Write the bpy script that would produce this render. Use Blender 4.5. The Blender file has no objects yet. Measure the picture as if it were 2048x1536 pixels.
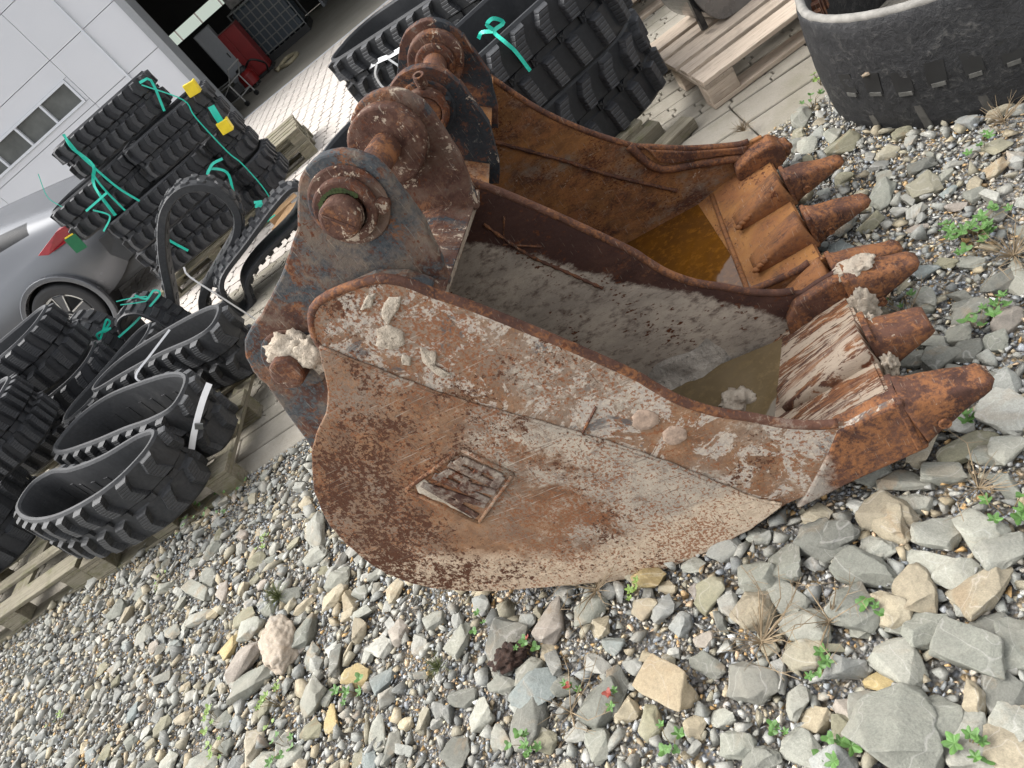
import bpy, bmesh, math, random
import numpy as np
from mathutils import Vector, Matrix, Euler, noise as mnoise
SC = bpy.context.scene
COL = SC.collection
R = math.radians
rnd = random.Random(7)
NP = np.random.default_rng(11)

# ------------------------------------------------------------------ camera
def cam_axes(pitch, roll, yaw):
    p, r, y = R(pitch), R(roll), R(yaw)
    f = Vector((math.sin(y)*math.cos(p), math.cos(y)*math.cos(p), -math.sin(p)))
    rt = Vector((math.cos(y), -math.sin(y), 0))
    up = rt.cross(f)
    return math.cos(r)*rt - math.sin(r)*up, math.cos(r)*up + math.sin(r)*rt, f
ix, iy, fw = cam_axes(33.0, 42.2, -18.5)
cd = bpy.data.cameras.new('camera'); cam = bpy.data.objects.new('camera', cd); COL.objects.link(cam)
M = Matrix.Identity(4)
for i in range(3):
    M[i][0], M[i][1], M[i][2] = ix[i], iy[i], -fw[i]
M.translation = (0, 0, 1.65)
cam.matrix_world = M
cd.sensor_width = 36; cd.lens = 36*1538/2048; cd.clip_end = 600; cd.clip_start = 0.05
SC.camera = cam
# ------------------------------------------------------------------ light
SUN_EL, SUN_AZ = 52, -75          # azimuth clockwise from +Y
wd = bpy.data.worlds.new('World'); SC.world = wd; wd.use_nodes = True
nt = wd.node_tree; bg = nt.nodes['Background']
sky = nt.nodes.new('ShaderNodeTexSky'); sky.sky_type = 'NISHITA'; sky.sun_disc = False
sky.sun_elevation = R(SUN_EL); sky.sun_rotation = R(SUN_AZ)
sky.air_density = 1.0; sky.dust_density = 4.0; sky.ozone_density = 1.0
hs = nt.nodes.new('ShaderNodeHueSaturation'); hs.inputs['Saturation'].default_value = .16      # high cloud: nearly white sky
nt.links.new(sky.outputs[0], hs.inputs['Color']); nt.links.new(hs.outputs[0], bg.inputs[0]); bg.inputs[1].default_value = 0.15
sd = bpy.data.lights.new('sun', 'SUN'); sd.energy = .70; sd.angle = R(50); sd.color = (1, .965, .91)
sun = bpy.data.objects.new('sun', sd); COL.objects.link(sun)
dv = Vector((math.sin(R(SUN_AZ))*math.cos(R(SUN_EL)), math.cos(R(SUN_AZ))*math.cos(R(SUN_EL)), math.sin(R(SUN_EL))))
sun.rotation_euler = dv.to_track_quat('Z', 'Y').to_euler()
SC.view_settings.view_transform = 'Standard'; SC.view_settings.look = 'None'
SC.view_settings.exposure = 1.48; SC.view_settings.gamma = 1.0; SC.view_settings.use_curve_mapping = False

# ------------------------------------------------------------------ materials
class NT:
    def __init__(s, name, rough=.7, spec=.5):
        s.m = bpy.data.materials.new(name); s.m.use_nodes = True
        s.t = s.m.node_tree; s.b = s.t.nodes['Principled BSDF']
        s.b.inputs['Roughness'].default_value = rough
        s.b.inputs['Specular IOR Level'].default_value = spec
        s._tc = None
    def n(s, ty, **kw):
        x = s.t.nodes.new(ty)
        for k, v in kw.items(): setattr(x, k, v)
        return x
    def put(s, sock, v):
        if isinstance(v, bpy.types.NodeSocket): s.t.links.new(v, sock)
        else:
            if isinstance(v, (tuple, list)) and len(v) == 3 and sock.type == 'RGBA': v = (*v, 1)
            sock.default_value = v
    @property
    def oc(s):
        if s._tc is None: s._tc = s.n('ShaderNodeTexCoord')
        return s._tc.outputs['Object']
    def sep(s, v):
        x = s.n('ShaderNodeSeparateXYZ'); s.put(x.inputs[0], v); return x.outputs
    def map(s, v, scale=(1,1,1), rot=(0,0,0), loc=(0,0,0)):
        x = s.n('ShaderNodeMapping'); s.put(x.inputs[0], v); s.put(x.inputs['Scale'], scale)
        x.inputs['Rotation'].default_value = rot; x.inputs['Location'].default_value = loc
        return x.outputs[0]
    def noise(s, scale, detail=4, rough=.6, v=None, dist=0, off=None):
        x = s.n('ShaderNodeTexNoise'); vv = s.oc if v is None else v
        if off is not None:
            vv = s.map(vv, loc=(off, off*1.7, off*.6))
        s.put(x.inputs['Vector'], vv); x.inputs['Scale'].default_value = scale
        x.inputs['Detail'].default_value = detail; x.inputs['Roughness'].default_value = rough
        x.inputs['Distortion'].default_value = dist
        return x.outputs['Fac']
    def voro(s, scale, v=None, feat='F1', rnd_=1):
        x = s.n('ShaderNodeTexVoronoi', feature=feat); s.put(x.inputs['Vector'], s.oc if v is None else v)
        x.inputs['Scale'].default_value = scale; x.inputs['Randomness'].default_value = rnd_
        return x.outputs
    def ramp(s, f, pts, interp='LINEAR'):
        x = s.n('ShaderNodeValToRGB'); s.put(x.inputs[0], f); e = x.color_ramp.elements
        x.color_ramp.interpolation = interp
        while len(e) < len(pts): e.new(.5)
        for k, (p, c) in zip(e, pts):
            k.position = p; k.color = (*c, 1) if isinstance(c, (tuple, list)) else (c, c, c, 1)
        return x.outputs[0]
    def rng(s, f, a, b, c=0., d=1.):
        x = s.n('ShaderNodeMapRange'); x.clamp = True
        s.put(x.inputs[0], f); s.put(x.inputs[1], a); s.put(x.inputs[2], b); s.put(x.inputs[3], c); s.put(x.inputs[4], d)
        return x.outputs[0]
    def math(s, op, a, b=0., cl=False):
        x = s.n('ShaderNodeMath', operation=op); x.use_clamp = cl; s.put(x.inputs[0], a); s.put(x.inputs[1], b); return x.outputs[0]
    def mix(s, f, a, b, bl='MIX'):
        x = s.n('ShaderNodeMix', data_type='RGBA', blend_type=bl)
        s.put(x.inputs[0], f); s.put(x.inputs[6], a); s.put(x.inputs[7], b); return x.outputs[2]
    def bump(s, h, dist=.01, st=1., nrm=None):
        x = s.n('ShaderNodeBump'); s.put(x.inputs['Height'], h); x.inputs['Distance'].default_value = dist
        x.inputs['Strength'].default_value = st
        if nrm is not None: s.put(x.inputs['Normal'], nrm)
        return x.outputs[0]
    def col(s, v): s.put(s.b.inputs['Base Color'], v); return s
    def rough(s, v): s.put(s.b.inputs['Roughness'], v); return s
    def nrm(s, v): s.put(s.b.inputs['Normal'], v); return s

def plain(name, c, rough=.6, metal=0., var=.12, sc=20, bump=0., spec=.5):
    k = NT(name, rough, spec); f = k.noise(sc, 5)
    lo = tuple(x*(1-var) for x in c); hi = tuple(min(1, x*(1+var)) for x in c)
    k.col(k.ramp(f, [(.3, lo), (.7, hi)])); k.b.inputs['Metallic'].default_value = metal
    k.rough(k.rng(f, .3, .7, rough-.06, rough+.06))
    if bump: k.nrm(k.bump(f, bump))
    return k.m

# -------- rusty steel. All masks follow the metal itself (object coordinates), as stains do.
DK, MID, ORA, OCH = (.050,.023,.017), (.135,.064,.042), (.27,.115,.048), (.42,.20,.065)
GREY, BEIGE, PAINT = (.30,.27,.23), (.50,.405,.31), (.026,.032,.040)
def rust(name, mud=.0, ora=.5, paint=0., dark=.0, beige=.0, speck=.5, mudmask=None, pcol=((.022,.027,.034),(.055,.062,.07)), gcol=None, stretch=(1,1,1), off=0., bumpd=.0025, ochre=0.):
    k = NT(name, .82, .25)
    v = k.map(k.oc, stretch)
    big = k.noise(5, 5, .62, v, .3, off+1); med = k.noise(17, 6, .7, v, .2, off+2); fine = k.noise(95, 4, .7, v, 0, off+3)
    vf = k.noise(260, 3, .6, k.oc, 0, off+4)
    base = k.mix(k.rng(k.math('ADD', k.math('MULTIPLY', med, .6), k.math('MULTIPLY', big, .4)), .40, .60), DK, MID)
    # orange bloom
    om = k.math('ADD', k.math('MULTIPLY', fine, .45), k.math('MULTIPLY', k.noise(11, 5, .7, v, .5, off+7), .55))
    base = k.mix(k.rng(om, .62-.28*ora, .74-.28*ora), base, ORA)
    if ochre: base = k.mix(k.math('MULTIPLY', k.rng(k.noise(7, 4, .6, v, .4, off+9), .35, .6), ochre), base, OCH)
    if dark: base = k.mix(k.math('MULTIPLY', k.rng(big, .3, .6), dark), base, (.05,.024,.020))
    if paint:
        pm = k.math('ADD', k.math('MULTIPLY', k.noise(8, 6, .72, v, .6, off+11), .7), k.math('MULTIPLY', fine, .3))
        base = k.mix(k.rng(pm, .64-.24*paint, .68-.24*paint), base, k.mix(k.rng(fine, .35, .65), *pcol))
    # grey mud film and its worn-through grain
    if mud or mudmask:
        mm = k.math('ADD', k.math('MULTIPLY', big, .45), k.math('MULTIPLY', med, .35)); mm = k.math('ADD', mm, k.math('MULTIPLY', fine, .20))
        if mudmask:
            mm = k.math('ADD', mm, mudmask(k))
        gm = k.mix(k.rng(k.noise(9, 5, .65, v, .3, off+13), .4, .62), *(gcol or (GREY, (.43,.375,.30))))
        gm = k.mix(k.rng(k.noise(40, 4, .7, v, 0, off+15), .5, .7), gm, (.17,.13,.105))
        base = k.mix(k.math('MULTIPLY', k.rng(mm, .60-.26*mud, .70-.26*mud), .9), base, gm)
    if beige:
        bm = k.math('ADD', k.math('MULTIPLY', k.noise(14, 5, .75, v, .8, off+17), .75), k.math('MULTIPLY', fine, .25))
        base = k.mix(k.rng(bm, .68-.2*beige, .71-.2*beige), base, k.mix(fine, (.36,.29,.22), BEIGE))
    # dark rust specks
    if speck:
        sp = k.math('ADD', k.math('MULTIPLY', k.noise(70, 3, .6, v, 0, off+19), .62), k.math('MULTIPLY', k.noise(6, 3, .5, k.oc, 0, off+21), .38))
        base = k.mix(k.rng(sp, .61-.1*speck, .65-.1*speck), base, k.mix(vf, (.055,.018,.010), (.17,.06,.025)))
    # scratches
    sc = k.noise(9, 2, .5, k.map(k.oc, (3,3,55), (0,R(34),0)), .3, off+23)
    base = k.mix(k.math('MULTIPLY', k.rng(sc, .66, .70), .5), base, (.085,.04,.028))
    sc2 = k.noise(7, 2, .5, k.map(k.oc, (40,3,3), (0,R(-25),0)), .3, off+25)
    base = k.mix(k.math('MULTIPLY', k.rng(sc2, .67, .70), .35), base, (.40,.34,.27))
    base = k.mix(.35, base, k.mix(vf, (.35,.35,.35), (1,1,1)), 'MULTIPLY')
    k.col(base); k.rough(k.rng(fine, .3, .7, .62, .95))
    h = k.math('ADD', k.math('MULTIPLY', med, .5), k.math('MULTIPLY', fine, .6)); h = k.math('ADD', h, k.math('MULTIPLY', vf, .35))
    k.nrm(k.bump(h, bumpd))
    return k.m

def lin(k, a, b, c, d, g):      # smooth mask: g*(a*x + b*y + c*z + d)
    x, y, z = k.sep(k.oc)[:3]
    q = k.math('ADD', k.math('MULTIPLY', x, a*g), k.math('MULTIPLY', y, b*g))
    return k.math('ADD', k.math('ADD', q, k.math('MULTIPLY', z, c*g)), d*g)
def cl(k, v, lo, hi): return k.math('MINIMUM', k.math('MAXIMUM', v, lo), hi)

MT = {}
def platemat(name, off, left, right, beigez=None, dots=.6, patches=0., scr=1.):
    # weathered plate: brown-grey skin, grey mud film, beige splash, rust stipple, dark rust pits
    k = NT(name, .85, .25); oc = k.oc; x, y, z = k.sep(oc)[:3]
    big = k.noise(3.6, 5, .62, oc, .4, off); med = k.noise(13, 6, .72, oc, .3, off+1); fine = k.noise(75, 5, .75, oc, 0, off+2); vf = k.noise(230, 3, .65, oc, 0, off+3)
    base = k.mix(k.rng(med, .36, .62), (.140,.074,.043), (.29,.170,.098)); base = k.mix(k.rng(big, .44, .64), base, (.24,.180,.135))
    base = k.mix(k.math('MULTIPLY', k.rng(fine, .52, .68), .7), base, (.36,.165,.070))
    s = k.math('ADD', k.math('MULTIPLY', big, .5), k.math('MULTIPLY', med, .5))
    gx = k.rng(x, -.32, .16, left, right)
    g = k.math('ADD', s, gx); g = k.math('ADD', g, k.math('MULTIPLY', k.math('SUBTRACT', fine, .5), .35))
    mud = k.mix(k.rng(k.noise(8, 5, .7, oc, .5, off+5), .38, .62), (.33,.295,.245), (.49,.425,.34)); mud = k.mix(k.rng(k.noise(30, 5, .75, oc, .4, off+6), .52, .66), mud, (.20,.165,.14))
    base = k.mix(k.math('MULTIPLY', k.rng(g, .50, .60), .88), base, mud)
    if beigez is not None:
        bz = k.math('ADD', beigez(k, x, z), k.math('MULTIPLY', k.math('SUBTRACT', med, .5), .8))
        base = k.mix(k.rng(bz, .35, .62, 0, .85), base, k.mix(k.rng(fine, .4, .6), (.47,.365,.26), (.62,.495,.365)))
    if patches:
        pn = k.math('ADD', k.noise(9, 5, .78, oc, .9, off+8), k.math('MULTIPLY', k.math('SUBTRACT', fine, .5), .2))
        base = k.mix(k.math('MULTIPLY', k.rng(pn, .66-.16*patches, .69-.16*patches), .9), base, k.mix(k.rng(fine, .35, .65), (.33,.30,.27), (.54,.46,.37)))
        pd = k.noise(7, 5, .75, oc, .8, off+9); base = k.mix(k.math('MULTIPLY', k.rng(pd, .60, .66), .8), base, (.085,.080,.082))
    # orange stipple and dark pits
    st = k.math('ADD', k.math('MULTIPLY', k.noise(125, 3, .65, oc, 0, off+10), .7), k.math('MULTIPLY', k.noise(5, 3, .6, oc, 0, off+11), .3))
    base = k.mix(k.math('MULTIPLY', k.rng(st, .57-.06*dots, .60-.06*dots), .85), base, k.mix(vf, (.16,.06,.028), (.30,.12,.05)))
    pt = k.math('ADD', k.math('MULTIPLY', k.noise(85, 4, .75, oc, .2, off+12), .58), k.math('MULTIPLY', k.noise(4.5, 4, .6, oc, .3, off+13), .42))
    pt = k.math('ADD', pt, k.rng(x, -.6, .2, .02, -.05))
    cx_ = k.n('ShaderNodeVectorMath', operation='DISTANCE'); k.put(cx_.inputs[0], k.map(oc, (1,0,1))); cx_.inputs[1].default_value = (-.50,0,.57); pt = k.math('ADD', pt, k.rng(cx_.outputs['Value'], .05, .24, .05, 0))
    base = k.mix(k.rng(pt, .575-.05*dots, .60-.05*dots), base, k.mix(vf, (.040,.016,.010), (.14,.055,.026)))
    zone_ = k.rng(k.noise(4, 3, .6, oc, 0, off+30), .42, .62)
    for sc_, rt, th, c, am in (((2.2,2.2,60), 34, .655, (.09,.05,.035), .7), ((60,2.2,2.2), -20, .66, (.075,.045,.035), .6), ((2,2,45), -28, .665, (.50,.44,.36), .6), ((3,3,70), 8, .67, (.45,.40,.33), .5)):
        n_ = k.noise(5, 2, .5, k.map(oc, sc_, (0, R(rt), 0)), .35, off+rt); base = k.mix(k.math('MULTIPLY', k.math('MULTIPLY', k.rng(n_, th, th+.025), zone_), am*scr), base, c)
    base = k.mix(.5, base, k.mix(vf, (.5,.5,.5), (1.1,1.1,1.1)), 'MULTIPLY')
    k.col(base); k.rough(k.rng(fine, .3, .7, .68, .95))
    h = k.math('ADD', k.math('MULTIPLY', med, .6), k.math('MULTIPLY', fine, .6)); h = k.math('SUBTRACT', k.math('ADD', h, k.math('MULTIPLY', vf, .3)), k.math('MULTIPLY', k.rng(pt, .52, .60), .4))
    k.nrm(k.bump(h, .0028)); return k.m
MT['plate'] = platemat('rusty_side_plate', 3, -.15, .19, lambda k, x, z: k.math('ADD', k.rng(k.math('SUBTRACT', z, k.math('MULTIPLY', k.math('MULTIPLY', x, x), k.rng(x, -.05, .05, .86, .42))), .03, .27, 1.0, .0), k.rng(x, -.62, -.5, -.5, 0)), .75)
MT['upper'] = platemat('rusty_upper_strip', 8, -.16, -.02, lambda k, x, z: k.math('ADD', k.rng(x, .25, .5, .0, .32), k.rng(x, .5, .62, 0, -.5)), .6, .85)
MT['inner'] = rust('muddy_inside_plate', mud=.30, ora=.2, dark=.85, speck=.3, mudmask=lambda k: cl(k, lin(k, -1.02,0,-1,.80,4.5), -.45, .45), off=12, stretch=(.7,1,1.3), gcol=((.41,.355,.29), (.57,.49,.395)))
MT['shellin'] = rust('muddy_shell', mud=1.15, ora=.3, beige=.75, speck=.35, off=20, gcol=((.41,.355,.29), (.57,.49,.395)))
MT['shank'] = rust('worn_shank', ora=.62, mud=.2, speck=.25, beige=.25, off=33, mudmask=lambda k: cl(k, lin(k, -1,0,.25,.555,3.5), -.3, .22))
MT['lip'] = rust('scoured_lip', mud=.35, ora=.66, beige=.95, speck=.25, stretch=(.28,1.9,.28), off=25)
MT['tooth'] = rust('rusty_tooth', ora=.50, speck=.2, beige=.30, off=31)
MT['rim'] = rust('rusty_rim', ora=.45, mud=.1, speck=.1, beige=.0, off=35)
MT['ear'] = rust('blue_painted_rusty_ear', ora=.52, paint=.74, mud=.46, speck=.35, beige=.12, pcol=((.038,.044,.050),(.085,.093,.098)), gcol=((.135,.108,.085),(.20,.155,.115)), off=41)
MT['ear2'] = rust('brown_rusty_ear', ora=.34, paint=.40, mud=.45, beige=.62, speck=.15, gcol=((.12,.082,.062),(.18,.12,.088)), off=45)
MT['earblk'] = rust('black_painted_rusty_ear', ora=.40, paint=.66, beige=.40, mud=.1, speck=.1, pcol=((.014,.017,.021),(.035,.040,.046)), off=49)
MT['hub'] = rust('brown_hub', ora=.30, mud=.45, speck=.5, beige=.55, gcol=((.13,.080,.060),(.20,.125,.090)), off=53)
MT['pin'] = rust('rust_pin', ora=.50, speck=.2, off=57)
MT['farplate'] = rust('far_inside_plate', mud=.34, gcol=((.20,.155,.115),(.30,.245,.185)), ora=.62, ochre=.50, beige=.30, speck=.5, stretch=(1,1,1.8), off=61)
MT['farfloor'] = rust('ochre_floor', ora=.85, ochre=.85, speck=.35, off=65)
MT['farlip'] = rust('orange_lip', ora=.80, ochre=.25, beige=.08, speck=.25, stretch=(.5,1,.5), off=69)
MT['fartooth'] = rust('orange_tooth', ora=.58, speck=.2, off=73)
MT['weld'] = rust('rust_weld', ora=.45, speck=.2, beige=.12, off=77, bumpd=.004)

def mudmat(name, c1, c2):
    k = NT(name, .95, .1); a = k.noise(14, 6, .7); b = k.noise(70, 4, .7)
    c = k.mix(k.rng(a, .35, .65), c1, c2); c = k.mix(k.rng(b, .56, .72), c, tuple(x*.5 for x in c1)); k.col(c)
    c_ = k.voro(55, None, 'DISTANCE_TO_EDGE')['Distance']; k.nrm(k.bump(k.math('ADD', k.math('ADD', a, k.math('MULTIPLY', b, .8)), k.math('MULTIPLY', k.rng(c_, 0, .06), .07)), .008)); return k.m
MT['emblem'] = rust('emblem_letters', mud=.62, ora=.35, speck=.5, off=81)
MT['mud'] = mudmat('dried_beige_mud', (.33,.275,.215), (.50,.435,.35))
MT['mudg'] = mudmat('dried_grey_mud', (.27,.245,.21), (.44,.395,.335))
MT['moss'] = plain('moss', (.035,.050,.014), .95, var=.5, sc=60)

def water(name, c, sedim):
    k = NT(name, .04, .5); f = k.noise(6, 4, .6); g = k.noise(38, 4, .7)
    k.col(k.mix(k.rng(g, .5, .7), k.mix(k.rng(f, .35, .65), c, sedim), tuple(x*1.5 for x in c)))
    k.nrm(k.bump(k.noise(9, 2, .4), .0012)); return k.m
MT['waterfar'] = water('rusty_water', (.15,.060,.008), (.095,.040,.010))
MT['waternear'] = water('murky_water', (.125,.090,.046), (.165,.122,.068))

def rubber(name, c=(.021,.022,.025), dust=.3, grooves=0., rough=.52, dustc=(.11,.105,.095)):
    k = NT(name, rough, .45)
    rv = k.n('ShaderNodeObjectInfo').outputs['Random']
    a = k.noise(6, 5, .65); b = k.noise(60, 4, .7)
    c0 = k.mix(k.rng(b, .35, .7), tuple(x*.75 for x in c), tuple(x*1.35 for x in c))
    dm = k.math('MULTIPLY', k.rng(k.math('ADD', k.math('MULTIPLY', a, .7), k.math('MULTIPLY', b, .3)), .52, .72), dust)
    c0 = k.mix(dm, c0, dustc)
    c0 = k.mix(k.math('MULTIPLY', rv, .18), c0, tuple(x*2 for x in c))
    k.col(c0); k.rough(k.rng(a, .3, .7, rough-.1, rough+.14))
    nn = k.bump(k.math('ADD', k.math('MULTIPLY', b, .5), a), .0012)
    if grooves:
        w = k.n('ShaderNodeTexWave', wave_type='BANDS', bands_direction='Z', wave_profile='SIN')
        k.put(w.inputs['Vector'], k.oc); w.inputs['Scale'].default_value = grooves
        nn = k.bump(k.rng(w.outputs['Fac'], .0, .35), .0018, 1, nn)
    k.nrm(nn); return k.m
MT['rub'] = rubber('black_rubber'); MT['rublug'] = rubber('black_rubber_lug', (.027,.028,.031), .34, 22)
MT['rubg'] = rubber('greyish_rubber', (.027,.028,.030), .32, rough=.6); MT['rubglug'] = rubber('greyish_rubber_lug', (.032,.033,.035), .35, 22, .6)
MT['rubG'] = rubber('new_rubber', (.013,.014,.016), .12, rough=.5); MT['rubGlug'] = rubber('new_rubber_lug', (.030,.031,.034), .30, 15, .5)

def wood(name, c1, c2, moss=0., ax=0):
    k = NT(name, .85, .2); s = [22, 22, 22]; s[ax] = 1.6
    rv = k.n('ShaderNodeObjectInfo').outputs['Random']
    o = k.n('ShaderNodeCombineXYZ'); k.put(o.inputs[0], k.math('MULTIPLY', rv, 9)); k.put(o.inputs[1], k.math('MULTIPLY', rv, 31)); k.put(o.inputs[2], k.math('MULTIPLY', rv, 17))
    vv = k.n('ShaderNodeVectorMath', operation='ADD'); k.put(vv.inputs[0], k.oc); k.put(vv.inputs[1], o.outputs[0])
    v = k.map(vv.outputs[0], tuple(s))
    g = k.noise(1.6, 6, .7, v, .6); g2 = k.noise(7, 4, .7, v); st = k.noise(3, 4, .6, vv.outputs[0])
    c = k.mix(k.rng(g, .3, .7), c1, c2); c = k.mix(k.rng(g2, .56, .68), c, tuple(x*.5 for x in c1))
    c = k.mix(k.math('MULTIPLY', k.rng(st, .52, .7), .55), c, (.09,.075,.06))
    c = k.mix(k.math('MULTIPLY', rv, .35), c, tuple(x*.6 for x in c1))
    if moss: c = k.mix(k.math('MULTIPLY', k.rng(k.noise(13, 5, .7, vv.outputs[0]), .5, .66), moss), c, (.10,.105,.035))
    k.col(c); k.nrm(k.bump(k.math('ADD', g, k.math('MULTIPLY', g2, .6)), .003)); return k.m
MT['woodnew'] = wood('pale_pallet_wood', (.46,.365,.28), (.66,.565,.46)); MT['woodnewy'] = wood('pale_pallet_wood_across', (.40,.32,.24), (.60,.51,.41), 0, 1)
MT['woodold'] = wood('weathered_pallet_wood', (.17,.15,.105), (.33,.30,.23), .5); MT['woodoldy'] = wood('weathered_pallet_wood_across', (.16,.14,.10), (.30,.27,.20), .5, 1)

def stonemat(name, cols, vein=.15, usecol=False):
    k = NT(name, .88, .25)
    rv = k.n('ShaderNodeObjectInfo').outputs['Random']; ri = k.n('ShaderNodeNewGeometry').outputs['Random Per Island']
    r = k.math('FRACT', k.math('ADD', rv, ri)); r2 = k.math('FRACT', k.math('MULTIPLY', r, 7.31)); r3 = k.math('FRACT', k.math('MULTIPLY', r, 23.7))
    n_ = len(cols); c = k.mix(1., k.ramp(r, [(i/n_, q) for i, q in enumerate(cols)], 'CONSTANT'), (.965,.975,.94), 'MULTIPLY')
    c = k.mix(.6, c, k.mix(r2, (.70,.70,.71), (1.18,1.18,1.16)), 'MULTIPLY')
    o = k.n('ShaderNodeCombineXYZ'); k.put(o.inputs[0], k.math('MULTIPLY', rv, 19)); k.put(o.inputs[1], k.math('MULTIPLY', rv, 7))
    vv = k.n('ShaderNodeVectorMath', operation='ADD'); k.put(vv.inputs[0], k.n('ShaderNodeNewGeometry').outputs['Position']); k.put(vv.inputs[1], o.outputs[0])
    P = vv.outputs[0]
    a = k.noise(16, 5, .65, P, .4); b = k.noise(120, 4, .7, P)
    c = k.mix(k.rng(a, .3, .7), k.mix(.5, c, (.62,.62,.64), 'MULTIPLY'), c)
    c = k.mix(k.math('MULTIPLY', k.rng(k.noise(9, 4, .6, P, .9), .56, .66), k.math('MULTIPLY', r3, .5)), c, (.30,.20,.11))
    sp_ = k.noise(330, 2, .6, P); c = k.mix(.6, c, k.mix(k.rng(b, .3, .7), (.60,.60,.60), (1.05,1.05,1.05)), 'MULTIPLY'); c = k.mix(.35, c, k.mix(k.rng(sp_, .4, .6), (.7,.7,.7), (1.1,1.1,1.1)), 'MULTIPLY')
    du_ = k.noise(3.2, 4, .65, P, .6); c = k.mix(k.math('MULTIPLY', k.rng(du_, .48, .66), .35), c, (.34,.315,.26))
    ve = k.noise(7, 2, .4, P, 1.5); ve = k.math('ABSOLUTE', k.math('SUBTRACT', ve, .5))
    c = k.mix(k.math('MULTIPLY', k.rng(ve, 0, .012, 1, 0), vein), c, (.55,.53,.5))
    k.col(c); k.nrm(k.bump(k.math('ADD', k.math('MULTIPLY', a, .7), k.math('MULTIPLY', b, .35)), .006)); return k.m
ST = dict(l=[(.385,.38,.335)], g=[(.295,.295,.258)], d=[(.215,.213,.19)], t=[(.43,.37,.275)], T=[(.50,.405,.28)], y=[(.50,.385,.20)], p=[(.38,.33,.29)], w=[(.50,.49,.45)], o=[(.30,.28,.20)], b=[(.26,.285,.28)], q=[(.52,.43,.35)])
for q, cset in ST.items(): MT['st_'+q] = stonemat('stone_'+{'l':'pale_grey','g':'grey','d':'dark_grey','t':'tan','T':'sandy','y':'ochre','p':'pinkish','w':'white','o':'olive','b':'bluish','q':'quartz'}[q], cset, .25)
MT['gravel'] = stonemat('mixed_gravel', [(0.461,0.454,0.442),(0.32,0.346,0.39),(0.64,0.627,0.589),(0.525,0.512,0.48),(0.742,0.602,0.422),(0.371,0.397,0.435),(0.78,0.78,0.78),(0.717,0.461,0.218),(0.243,0.25,0.262),(0.576,0.544,0.454),(0.435,0.454,0.499),(0.717,0.653,0.563),(0.78,0.691,0.525),(0.422,0.435,0.442),(0.768,0.563,0.384),(0.538,0.563,0.589)], .2)
kk = NT('fine_gravel', .95, .15); P_ = kk.n('ShaderNodeNewGeometry').outputs['Position']; vr = kk.voro(95, kk.map(P_, (1,1,.3))); vr2 = kk.voro(210, kk.map(P_, (1,1,.3)))
rr_ = kk.sep(vr['Color'])[0]; r2_ = kk.sep(vr2['Color'])[0]
c1_ = kk.ramp(rr_, [(i/8, q) for i, q in enumerate([(.34,.335,.32),(.25,.265,.29),(.46,.44,.40),(.50,.40,.27),(.38,.375,.36),(.56,.53,.47),(.30,.31,.33),(.44,.32,.18)])], 'CONSTANT'); c2_ = kk.ramp(r2_, [(i/5, q) for i, q in enumerate([(.22,.215,.20),(.33,.31,.28),(.27,.28,.30),(.42,.36,.27),(.16,.155,.145)])], 'CONSTANT')
c_ = kk.mix(kk.rng(kk.noise(7, 4, .6, P_), .45, .6), c1_, c2_); c_ = kk.mix(kk.rng(vr['Distance'], .35, .75, 0, .75), c_, (.10,.09,.075)); kk.col(c_); kk.nrm(kk.bump(kk.rng(vr['Distance'], 0, .7, 1, 0), .012)); MT['finegravel'] = kk.m
MT['cobble'] = stonemat('mixed_cobbles', [(.36,.355,.325),(.43,.42,.385),(.29,.29,.275),(.49,.48,.45),(.41,.37,.285),(.33,.335,.325),(.48,.405,.29),(.38,.38,.355)], .25)

def concrete(name, c1, c2, moss=0., sc=6):
    k = NT(name, .9, .2); rv = k.n('ShaderNodeObjectInfo').outputs['Random']; ri = k.n('ShaderNodeNewGeometry').outputs['Random Per Island']
    P = k.n('ShaderNodeNewGeometry').outputs['Position']
    a = k.noise(sc, 6, .65, P); b = k.noise(90, 4, .7, P); s = k.voro(150, P)['Distance']
    c = k.mix(k.rng(a, .3, .7), c1, c2); c = k.mix(k.math('MULTIPLY', k.math('FRACT', k.math('ADD', rv, ri)), .3), c, tuple(x*.7 for x in c1))
    c = k.mix(k.math('MULTIPLY', k.rng(s, .0, .35, 1, 0), .25), c, tuple(min(1, x*1.5) for x in c2))
    c = k.mix(k.rng(b, .62, .75), c, tuple(x*.55 for x in c1))
    if moss: c = k.mix(k.math('MULTIPLY', k.rng(k.noise(4, 5, .7, P, .4), .5, .7), moss), c, (.14,.135,.07))
    k.col(c); k.nrm(k.bump(k.math('ADD', a, b), .003)); return k.m
MT['kerb'] = concrete('kerb_concrete', (.27,.245,.20), (.36,.33,.28), .3); MT['paver'] = concrete('paver_concrete', (.27,.245,.20), (.37,.34,.285), .35)
MT['yard'] = concrete('pale_yard_concrete', (.50,.455,.41), (.60,.555,.505), 0, 2); MT['joint'] = plain('joint_soil', (.05,.045,.03), .95, var=.5, sc=30)
MT['floor'] = concrete('hall_floor', (.26,.24,.20), (.34,.32,.27), .1, 1.2)

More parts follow.
